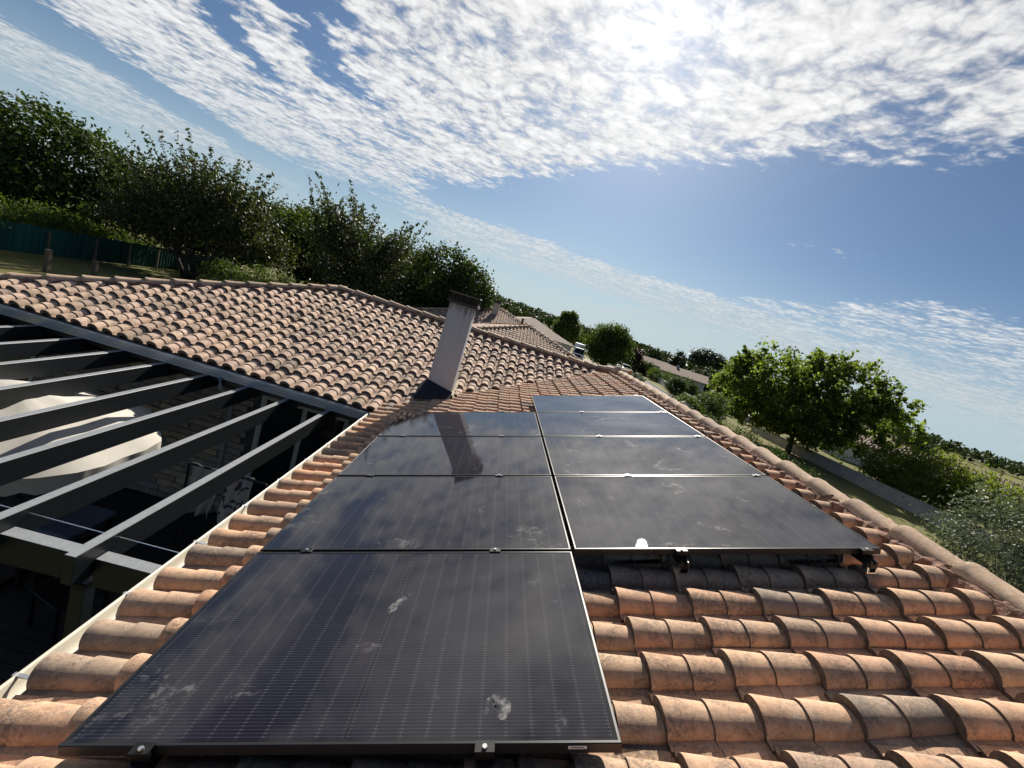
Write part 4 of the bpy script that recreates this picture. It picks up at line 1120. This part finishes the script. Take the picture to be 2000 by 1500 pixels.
bush('olive_bush', 'silvery olive like bush at the right edge below the garden wall', 'bush', (19.1, 11.7, 0),
     [(-.5, .5, 2.1, 1.5, 1.5, 1.7), (.7, -.5, 3.1, 1.5, 1.5, 1.8), (.2, .1, 1.3, 1.9, 1.9, 1.3), (1.1, -1.0, 4.3, 1.0, 1.0, 1.1), (2.4, -2.0, 3.4, 1.8, 1.8, 2.3)], 24000, .075, L_olive, 42, None, 22, .45, .30)
bush('hedge_bush', 'wide rounded green bush leaning over the grey garden wall', 'bush', (33.0, 27.2, 0),
     [(-1.0, 2.6, 2.0, 1.9, 2.0, 1.5), (0, .2, 2.5, 2.0, 2.2, 1.8), (.8, -2.4, 2.3, 2.0, 2.2, 1.6), (-.6, .4, 1.2, 2.2, 3.6, 1.2)], 22000, .10, L_bright, 43)
bush('dark_hedge', 'dark hedge running below the ridge tiles under the maple', 'hedge', (17.2, 24.0, 0),
     [(-1.8, 1.6, .9, 1.5, 1.4, 1.3), (-.4, .3, .8, 1.5, 1.4, 1.2), (1.0, -.9, .7, 1.4, 1.4, 1.0), (-3.4, 3.2, 1.0, 1.5, 1.5, 1.3), (2.2, -2.0, .5, 1.2, 1.2, .7)], 18000, .06, L_dark, 44, None, 24, .6)
def wall_line(pts, h, th_, lab, m_=M_concrete, cop=True):
    t = thing('garden_wall', lab, 'wall', (0, 0, 0))
    for a, e_ in zip(pts[:-1], pts[1:]):
        a, e_ = Vector((*a, 0)), Vector((*e_, 0))
        b = MB(); b.sweep([(-th_ / 2, -.1), (-th_ / 2, h), (th_ / 2, h), (th_ / 2, -.1)], a, e_, closed=True); b.build('wall_panel', m_, t)
        if cop:
            b = MB(); b.sweep([(-th_ / 2 - .03, h + .002), (-th_ / 2 - .03, h + .05), (th_ / 2 + .03, h + .05), (th_ / 2 + .03, h + .002)], a, e_, closed=True); b.build('coping', m_, t)
    return t
wall_line([(29.8, 12), (29.8, 17), (29.8, 22), (29.8, 27), (29.8, 32), (29.8, 37), (29.8, 44)], .86, .16, 'pale grey rendered garden wall along the right lawn')
wall_line([(26.0, 44), (27.2, 52), (28.4, 60), (29.8, 68), (31.8, 78), (34, 90)], .95, .16, 'low greyish wall along the road beyond the maple, receding', M_lilac)
wall_line([(36, 50), (34.5, 58), (33.6, 66)], .8, .16, 'second low wall behind the road, below the house with roof panels', M_lilac)
tree('road_tree', 'small dark green round headed tree standing by the road wall', 'tree', (22.4, 48.8, 0), [(0, 0, 1.9, 1.2, 1.2, 1.0), (.2, 0, 2.4, .8, .8, .6)], 7000, .07, L_dark, .07, 1.0, 1, 6, 24, .55, .18, 8, .4, .6, 51)
tree('street_tree', 'ball shaped green tree right of the neighbour roof, the nearer of two', 'tree', (14.0, 51.8, 0), [(0, 0, 4.2, 2.75, 2.75, 2.3), (.4, 0, 5.2, 1.8, 1.8, 1.5), (-.5, 0, 3.2, 2.2, 2.2, 1.4)], 20000, .11, L_mid, .16, 1.4, 1, 8, 30, .48, .15, 60, .8, .7, 52)
tree('street_tree', 'taller oval green tree behind the neighbour roof, the farther of two', 'tree', (12.8, 82, 0), [(0, 0, 4.4, 2.5, 2.5, 2.5), (-.3, 0, 6.4, 1.6, 1.6, 1.5)], 12000, .17, L_mid, .18, 1.4, 1, 8, 30, .48, .16, 40, .9, .7, 53)
tree('copper_tree', 'dark purple leaved tree beside the parked cars', 'tree', (28.4, 88.5, 0), [(0, 0, 3.2, 1.9, 1.9, 1.7), (-.6, 0, 2.4, 1.6, 1.6, 1.3)], 6000, .17, L_red, .16, 1.2, 1, 6, 24, .6, .15, 4, .5, .6, 54)
bush('clipped_hedge', 'bright green clipped hedge in front of the tan roofed house', 'hedge', (32.8, 77.5, 0), [(-1, 4, 1.2, 1.3, 2.4, 1.2), (0, 0, 1.2, 1.3, 2.4, 1.2), (.6, -4, 1.1, 1.3, 2.4, 1.1), (1.0, -7, 1.0, 1.2, 2.0, 1.0)], 12000, .10, L_mid, 55)
bush('dark_hedge', 'nearly black hedge block beside the purple tree', 'hedge', (31.0, 90.5, 0), [(0, 0, 1.5, 1.8, 2, 1.6), (1.8, -1, 1.4, 1.6, 2, 1.5)], 6000, .15, L_dark, 56)
bush('shrub', 'brownish green shrub at the far end of our ridge', 'shrub', (19.6, 60.5, 0), [(0, 0, .8, 1.4, 1.4, .9), (1.6, -1.0, .7, 1.2, 1.2, .7)], 5000, .10, L_olive, 57)
bush('hedge', 'dark hedge in front of the white van and ball shaped tree', 'hedge', (13.2, 46.5, 0), [(-1.6, 0, .7, 1.3, 1, .9), (0, 0, .7, 1.3, 1, .9), (1.6, .2, .6, 1.3, 1, .8), (3.0, .4, .6, 1.2, 1, .7)], 9000, .07, L_dark, 58)
for i, (x, y, sc_, lab) in enumerate(((20.8, 41.5, 1.0, 'loose green shrub beyond the small garden hut'), (24.3, 44.5, 1.2, 'tall loose shrub between the road wall and the maple'), (31.5, 57, 1.3, 'shrub growing over the second low wall'), (33.0, 70.5, 1.4, 'mid green shrub against the gable of the tan roofed house'), (38.5, 66, 1.6, 'large rounded shrub left of the roof with blue panels'))):
    bush('shrub', lab, 'shrub', (x, y, 0), [(0, 0, .9 * sc_, 1.3 * sc_, 1.3 * sc_, 1.0 * sc_), (.8 * sc_, -.6 * sc_, .7 * sc_, 1.0 * sc_, 1.0 * sc_, .8 * sc_)], 5000, .09, [L_mid, L_dark][i % 2], 60 + i, 'shrubs along the road')
# far trees behind the houses
ft = [(44, 121, 'round', 6.8, 'round dark tree on the skyline left of the stone pine'), (50.5, 119, 'cone', 7.8, 'bluish dark conical tree next to the stone pine'), (40.0, 126, 'round', 5.6, 'low dark tree above the ridge of the tan roofed house')]
for i, (x, y, k_, h, lab) in enumerate(ft):
    lb_ = [(0, 0, h * .55, h * .42, h * .42, h * .42), (h * .3, 0, h * .4, h * .35, h * .35, h * .3)] if k_ == 'round' else [(0, 0, h * .35, h * .36, h * .36, h * .35), (0, 0, h * .68, h * .22, h * .22, h * .32)]
    tree('skyline_tree', lab, 'tree', (x, y, 0), lb_, 5000, .24, L_pine if k_ == 'cone' else L_far, .2, 1.2, 1, 6, 22, .6, .16, 6, .8, .6, 70 + i)
tree('stone_pine', 'umbrella shaped stone pine with gaps of sky under its crown', 'pine tree', (57.0, 116, 0), [(0, 0, 8.3, 4.6, 4.0, 1.7), (-1.5, 0, 7.4, 2.6, 2.6, 1.5), (3.4, -1, 7.2, 2.2, 2.2, 1.2), (-3.6, 0, 6.8, 1.6, 1.6, 1.0)], 9000, .24, L_pine, .26, 4.6, 1, 14, 24, .5, .17, 0, 1, .5, 75)
for i, (x, y, h, w_, lab) in enumerate(((47.5, 96, 4.8, 4.2, 'broad green tree right of the tan roofed house'), (53, 92, 5.6, 4.0, 'tree behind the maple, left of its crown'), (61, 88, 6.0, 5.0, 'tree mass seen through the maple crown'), (22.5, 128, 4.6, 4.5, 'green tree between the ball shaped tree and the purple one'), (66, 62, 5.0, 4.0, 'dark bushy tree beyond the long low roof at right'))):
    tree('backdrop_tree', lab, 'tree', (x, y, 0), [(0, 0, h * .55, w_ * .6, w_ * .6, h * .45), (w_ * .4, 0, h * .42, w_ * .45, w_ * .45, h * .36)], 5000, .2, [L_far, L_dark][i % 2], .2, 1.0, 1, 6, 22, .55, .17, 8, .7, .6, 80 + i, 'backdrop trees behind the houses')
# wooded hills, too far to tell the trees apart
def forest(name, hp, n, hmin, hmax, seed, keep=lambda x, y: True):
    rr = np.random.default_rng(seed); P = []; Cr = []
    cx, cy, lx, ly, h, rot, sd = hp; k_ = 0
    while k_ < n:
        a, b_3 = rr.uniform(-.97, .97, 2)
        x = cx + a * lx * math.cos(rot) - b_3 * ly * math.sin(rot); y = cy + a * lx * math.sin(rot) + b_3 * ly * math.cos(rot)
        k_ += 1
        if not keep(x, y): continue
        z = hill_z(hp, x, y); H_ = rr.uniform(hmin, hmax); m_ = 44
        d = unit(m_, rr); q = np.array([x, y, z + H_ * .55]) + d * np.array([H_ * .48, H_ * .48, H_ * .46]) * rr.uniform(.6, 1.05, m_)[:, None]
        P.append(q); Cr.append(np.full(m_, rr.random()))
    P = np.concatenate(P); Cr = np.concatenate(Cr)
    v, f = leaf_cards(P, 1.1, rr, .7, .4)
    return tag(np_mesh(name, v, f, L_far, None, np.clip(.6 * Cr + .4 * rr.random(len(P)), 0, 1)), kind='stuff')
_, hp1 = hill('hill', -10, 440, 150, 110, 6.0, R(-8), 1)
forest('far_wood', hp1, 700, 5, 9, 90)
_, hp2 = hill('hill', 250, 330, 260, 70, 3.0, R(-38), 2)
forest('far_wood', hp2, 620, 5, 9, 91)
_, hp3 = hill('hill', 110, 360, 150, 60, 4.0, R(-15), 3)
forest('far_wood', hp3, 420, 4.5, 8, 92)

# ------------------------------------------------------------------ neighbouring houses
def hip_house(name, label, x0, x1, y0, y1, ze, m_tile, m_wall, pitch=T, tiles=True, front_only=True, loc=(0, 0), rot=0, over=.45, rows=14, wins=(), caps=True, field_mat=None):
    t = thing(name, label, 'house', Matrix.Translation((loc[0], loc[1], 0)) @ Matrix.Rotation(rot, 4, 'Z'))
    wx, wy = x1 - x0, y1 - y0
    hw = min(wx, wy) / 2; zr_ = ze + hw * pitch
    if wx <= wy: r0, r1 = ((x0 + x1) / 2, y0 + hw), ((x0 + x1) / 2, y1 - hw)
    else: r0, r1 = (x0 + hw, (y0 + y1) / 2), (x1 - hw, (y0 + y1) / 2)
    A, B, C_, D = (x0, y0, ze), (x1, y0, ze), (x1, y1, ze), (x0, y1, ze)
    E_, F_ = (*r0, zr_), (*r1, zr_)
    if wx <= wy: faces = [[A, B, E_], [B, C_, F_, E_], [C_, D, F_], [D, A, E_, F_]]
    else: faces = [[A, B, F_, E_], [B, C_, F_], [C_, D, E_, F_], [D, A, E_]]
    rf = []
    for q in faces: rf.append(sheet('roof_slope', q, t, m_tile if not tiles else M_under))
    if tiles:
        cs, sn = math.cos(math.atan(pitch)), math.sin(math.atan(pitch))
        dirs = [((0, cs, sn), (-1, 0, 0), (0, -sn, cs), (0, y0)), ((-cs, 0, sn), (0, -1, 0), (sn, 0, cs), (x1, 0)), None, ((cs, 0, sn), (0, 1, 0), (-sn, 0, cs), (x0, 0))]
        for i in (0, 3) + (() if front_only else (1,)):
            up_, ac, nr, o_ = dirs[i]
            poly = [Vector(p).to_2d() for p in faces[i]]
            def inside(m, r_, k_):
                p = Vector((m[0], m[1])); ok = True
                for a, b_4 in zip(poly, poly[1:] + poly[:1]):
                    if (b_4 - a).cross(p - a) < -.02: ok = False
                return ok
            O = (o_[0], o_[1], ze + .014)
            lo_, hi_ = (int(min(x0, y0) / PITCH) - 3, int(max(x1, y1) / PITCH) + 3)
            rng = range(-hi_, -lo_) if ac[0] + ac[1] < 0 else range(lo_, hi_)
            field('tile_field', fill(O, up_, ac, nr, int(hw / cs / EXPO) + 1, rng, inside, .8), field_mat or M_tile2_s, rf[i], True)
    if caps:
        zc_ = .075
        for a, b_5 in ((A, E_), (B, E_ if wx <= wy else F_), (E_, F_), (D, F_ if wx <= wy else E_), (C_, F_)):
            cap_line((a[0], a[1], a[2] + zc_), (b_5[0], b_5[1], b_5[2] + zc_), t, .42, 1.0, 0, False)
    b = MB(); b.box((x0 + over, y0 + over, 0), (x1 - over, y1 - over, ze - .02)); wl = b.build('wall', m_wall, t)
    b = MB(); b.sweep([(0, -.09), (-.06, -.09), (-.09, -.06), (-.10, 0), (-.09, 0), (-.08, -.05), (0, -.07)], (x1, y0, ze), (x0, y0, ze)); b.build('gutter', M_alu, t)
    for (wx0, wz0, wx1, wz1) in wins:
        b = MB(); b.box((wx0, y0 + over - .03, wz0), (wx1, y0 + over - .002, wz1)); q = b.build('window', M_frame, t)
        b = MB(); b.box((wx0 + .06, y0 + over - .036, wz0 + .06), (wx1 - .06, y0 + over - .031, wz1 - .06)); b.build('pane', M_glassd, q)
    return t, zr_
# apex near (2.6, 27) at 4 m
nh, zr1 = hip_house('neighbour_house', 'neighbour house with a hipped terracotta roof just behind our main ridge', -1.85, 7.0, 22.4, 33.0, 2.62, M_tile2, M_white, wins=((.2, 1.0, 1.4, 2.1),))
nh2, zr2 = hip_house('neighbour_house', 'second terracotta roofed house with a pale chimney, behind the nearer neighbour roof', -5.4, 6.2, 30.6, 46.0, 2.66, M_tile2, M_white)
b = MB(); b.cbox((-.24, 34.6, 3.0), (.26, 35.1, 4.85), .01); q = b.build('chimney', simple('pinkish_render', (.46, .37, .33), .9, 0, .07, 6), nh2)
b = MB(); b.cbox((-.31, 34.53, 4.852), (.33, 35.17, 4.93), .01); b.build('crown', M_zinc, q)
b = MB(); b.cbox((-.22, 34.62, 4.932), (.24, 35.08, 5.06), .01); b.build('cap', M_black, q)
b = MB(); b.tube([(2.05, 27.05, 4.0), (2.05, 27.05, 4.32)], .07, 8); b.tube([(2.05, 27.05, 4.322), (2.05, 27.05, 4.38)], .11, 8); b.build('vent_pipe', M_black, nh, True)
hip_house('far_house', 'long low tan roofed house behind the two terracotta neighbours', -1.2, 9.6, 48.0, 66.0, 2.9, M_tan, M_white, tiles=False, caps=False)
hip_house('far_house', 'small pale roofed house at the foot of the wooded hill', 3.0, 12.0, 95.0, 104.0, 3.0, M_tan, M_white, pitch=.35, tiles=False, caps=False)
# house with a tan gable roof and greyish wall by the road
def gable_house(name, label, L, W_, ze, zr_, loc, rot, m_roof, m_wall, wins=()):
    t = thing(name, label, 'house', Matrix.Translation((loc[0], loc[1], 0)) @ Matrix.Rotation(rot, 4, 'Z'))
    b = MB(); b.add([(0, 0, 0), (L, 0, 0), (L, W_, 0), (0, W_, 0), (0, 0, ze), (L, 0, ze), (L, W_, ze), (0, W_, ze), (0, W_ / 2, zr_), (L, W_ / 2, zr_)],
                    [(0, 1, 5, 4), (2, 3, 7, 6), (1, 2, 6, 9, 5), (3, 0, 4, 8, 7)]); b.build('wall', m_wall, t)
    o_ = .4; sl = (zr_ - ze) / (W_ / 2)
    for sg in (0, 1):
        ya = -o_ if sg == 0 else W_ + o_; za = ze - o_ * sl + .03
        q = [(-o_, ya, za), (L + o_, ya, za), (L + o_, W_ / 2, zr_ + .03), (-o_, W_ / 2, zr_ + .03)]
        b = MB(); hi = [(p[0], p[1], p[2] + .14) for p in q]; b.add(q + hi, [(0, 1, 2, 3), (7, 6, 5, 4), (0, 4, 5, 1), (1, 5, 6, 2), (2, 6, 7, 3), (3, 7, 4, 0)]); rs = b.build('roof_slope', m_roof, t)
        nrow = int(L / .3); b = MB()
        for i in range(nrow):                            # rolls of the roof tiles
            x = -o_ + .1 + i * (L + 2 * o_ - .2) / nrow
            b.tube([(x, ya, za + .15), (x, W_ / 2, zr_ + .18)], .05, 5, cap=False)
        tag(b.build('tile_rolls', m_roof, rs), kind='stuff')
    for (a, z0, b_6, z1) in wins:
        b = MB(); b.box((a, -.03, z0), (b_6, -.002, z1)); q = b.build('window', M_frame, t)
        b = MB(); b.box((a + .06, -.036, z0 + .06), (b_6 - .06, -.031, z1 - .06)); b.build('pane', M_glassd, q)
    return t
gh = gable_house('roadside_house', 'single storey house with tan roof and greyish gable wall across the road', 8.5, 8.0, 2.35, 3.6, (33.5, 84.0), R(-22), M_tan, M_lilac, ((1.5, 1, 2.7, 2.0), (5.5, 1, 6.7, 2.0)))
b = MB(); b.box((2.5, 3.6, 3.3), (3.0, 4.1, 4.25)); b.build('chimney', M_lilac, gh)
gable_house('roadside_house', 'farther tan roofed house peeping out left of the gabled one', 9, 7, 2.5, 3.7, (31.0, 100.0), R(-18), M_tan, M_lilac)
ph = gable_house('panel_house', 'low house with bluish solar panels on its pale roof, behind the road wall', 7, 8, 2.0, 3.3, (38.0, 58.5), R(-28), simple('pale_roof', (.46, .45, .44), .8, 0, .08, 3), M_white, ((1, .9, 2, 1.8), (4, .9, 5.2, 1.8)))
M_pv = simple('blue_panel', (.12, .17, .26), .22, .2, .1, 2)
for i in range(5):
    sl = 1.3 / 4; a = math.atan(sl); x = .4 + i * 1.25
    m_ = MB(); m_.cbox((0, 0, 0), (1.15, 3.2, .04), .008); m_.build('roof_panel', M_pv, ph, M=Matrix.Translation((x, .25, 2.0 + .25 * sl + .26)) @ Matrix.Rotation(a, 4, 'X'))
gable_house('long_roof_house', 'long low house with white verge and brownish roof right of the maple', 16, 9, 2.2, 3.25, (39.8, 46.2), R(-52), M_tan, M_white)
# small garden hut with a pale pyramid roof
pv = thing('garden_hut', 'small garden hut with a pale pyramid roof just beyond the ridge tiles', 'hut', (17.7, 35.1, 0))
b = MB(); b.add([(-.72, -.72, 1.30), (.72, -.72, 1.30), (.72, .72, 1.30), (-.72, .72, 1.30), (0, 0, 1.78)], [(0, 1, 4), (1, 2, 4), (2, 3, 4), (3, 0, 4), (3, 2, 1, 0)]); b.build('roof', simple('pale_canvas_roof', (.60, .52, .42), .9, 0, .1, 4), pv)
b = MB(); b.box((-.62, -.62, 0), (.62, .62, 1.298)); b.build('wall', M_post, pv)
b = MB(); b.box((-.25, -.66, .02), (.25, -.622, 1.2)); b.build('door', M_deck, pv)
# swing frame and gate bars
sw = thing('swing_frame', 'wooden play frame of slanting posts on the dry lawn by the road', 'play frame', (30.2, 53.0, 0))
for x in (-.9, -.3, .3, .9):
    b = MB(); b.tube([(x - .12, 0, 0), (x + .1, .2, 1.0)], .05, 6); b.build('post', M_post, sw)
b = MB(); b.tube([(-1.0, .2, 1.02), (1.15, .2, 1.02)], .05, 6); b.build('bar', M_post, sw)
cg = thing('carport', 'brown carport with a pale roof edge seen left of the maple', 'carport', (33.6, 52.0, 0))
b = MB(); b.cbox((-1.4, -1.0, 1.55), (2.4, 1.0, 1.66), .01); b.build('roof', simple('pale_roof_edge', (.62, .59, .54), .7, 0, .06, 4), cg)
for x in (-1.3, 2.3):
    for y in (-.9, .9):
        b = MB(); b.cbox((x - .06, y - .06, 0), (x + .06, y + .06, 1.548), .008); b.build('post', M_post, cg)

# ------------------------------------------------------------------ vehicles
def wheels(t, xs, y0, y1, r_):
    for x in xs:
        for y in (y0, y1):
            b = MB(); b.tube([(x, y - .10, r_), (x, y + .10, r_)], r_, 18); q = b.build('wheel', M_tyre, t, False)
            b = MB(); sg = 1 if y > 0 else -1; b.tube([(x, y + sg * .101, r_), (x, y + sg * .115, r_)], r_ * .58, 14); b.build('rim', M_cargr, q)
def profile_body(t, name, prof, w_, m_, inset=.0):
    b = MB(); n = len(prof); vs = []
    for y, k_ in ((-w_ / 2, .93), (-w_ / 2 + .10, 1.0), (w_ / 2 - .10, 1.0), (w_ / 2, .93)):
        cz = sum(p[1] for p in prof) / n; cx_ = sum(p[0] for p in prof) / n
        vs += [(cx_ + (p[0] - cx_) * (k_ * .3 + .7), y, cz + (p[1] - cz) * k_) for p in prof]
    fs = [(r_ * n + k_, r_ * n + (k_ + 1) % n, (r_ + 1) * n + (k_ + 1) % n, (r_ + 1) * n + k_) for r_ in range(3) for k_ in range(n)]
    fs += [tuple(range(n - 1, -1, -1)), tuple(range(3 * n, 4 * n))]
    b.add(vs, fs); return b.build(name, m_, t)
def car(label, loc, rot, m_):
    t = thing('parked_car', label, 'car', Matrix.Translation(loc) @ Matrix.Rotation(rot, 4, 'Z'), 'cars parked along the road')
    profile_body(t, 'body', [(-2.05, .35), (2.0, .30), (2.1, .55), (2.0, .78), (1.1, .92), (-1.9, .96), (-2.1, .75)], 1.74, m_)
    profile_body(t, 'cabin', [(1.15, .90), (.45, 1.40), (-1.2, 1.44), (-1.85, .94)], 1.56, m_)
    b = MB(); b.add([(1.16, -.66, .93), (1.16, .66, .93), (.52, .58, 1.37), (.52, -.58, 1.37)], [(0, 1, 2, 3)]); b.build('windscreen', M_glassd, t)
    b = MB(); b.add([(-1.87, -.66, .98), (-1.87, .66, .98), (-1.24, .58, 1.40), (-1.24, -.58, 1.40)], [(3, 2, 1, 0)]); b.build('rear_window', M_glassd, t)
    for sg in (-1, 1):
        b = MB(); y = sg * .785; b.add([(.85, y, .96), (.40, y * .97, 1.34), (-1.1, y * .97, 1.36), (-1.5, y, .98)], [(0, 1, 2, 3)]); b.build('side_window', M_glassd, t)
        b = MB(); b.box((2.02, sg * .65 - .16, .60), (2.09, sg * .65 + .16, .74)); b.build('headlight', M_lamp, t)
        b = MB(); b.box((-2.12, sg * .65 - .12, .66), (-2.05, sg * .65 + .12, .82)); b.build('tail_light', L_red, t)
    wheels(t, (-1.3, 1.3), -.80, .80, .31)
    return t
car('dark car parked nearest on the road beyond the ridge end', (25.6, 80.5, 0), R(-98), M_card)
car('silver car parked behind the dark one', (25.9, 85.6, 0), R(-98), M_cargr)
car('white car parked farthest in the row beside the purple tree', (26.6, 91.0, 0), R(-98), M_carw)
v_ = thing('white_van', 'white box van facing us beside the ball shaped street tree', 'van', Matrix.Translation((14.7, 73.0, 0)) @ Matrix.Rotation(R(-100), 4, 'Z'))
profile_body(v_, 'cab', [(-.1, .40), (2.0, .38), (2.1, .75), (1.95, 1.15), (1.25, 2.05), (-.1, 2.15)], 1.95, M_carw)
b = MB(); b.cbox((-3.6, -1.05, .62), (-.14, 1.05, 2.75), .04); b.build('cargo_box', M_carw, v_)
b = MB(); b.add([(1.95, -.82, 1.20), (1.95, .82, 1.20), (1.31, .76, 2.0), (1.31, -.76, 2.0)], [(0, 1, 2, 3)]); b.build('windscreen', M_glassd, v_)
for sg in (-1, 1):
    b = MB(); b.box((2.02, sg * .72 - .16, .82), (2.12, sg * .72 + .16, 1.02)); b.build('headlight', M_lamp, v_)
    b = MB(); b.box((1.35, sg * 1.02 - .05, 1.3), (1.45, sg * 1.16 + .05, 1.65)); b.build('mirror', M_black, v_)
b = MB(); b.box((2.06, -.55, .62), (2.13, .55, .98)); b.build('grille', M_black, v_)
b = MB(); b.box((2.02, -.95, .36), (2.16, .95, .56)); b.build('bumper', M_cargr, v_)
wheels(v_, (-2.6, 1.15), -.92, .92, .36)
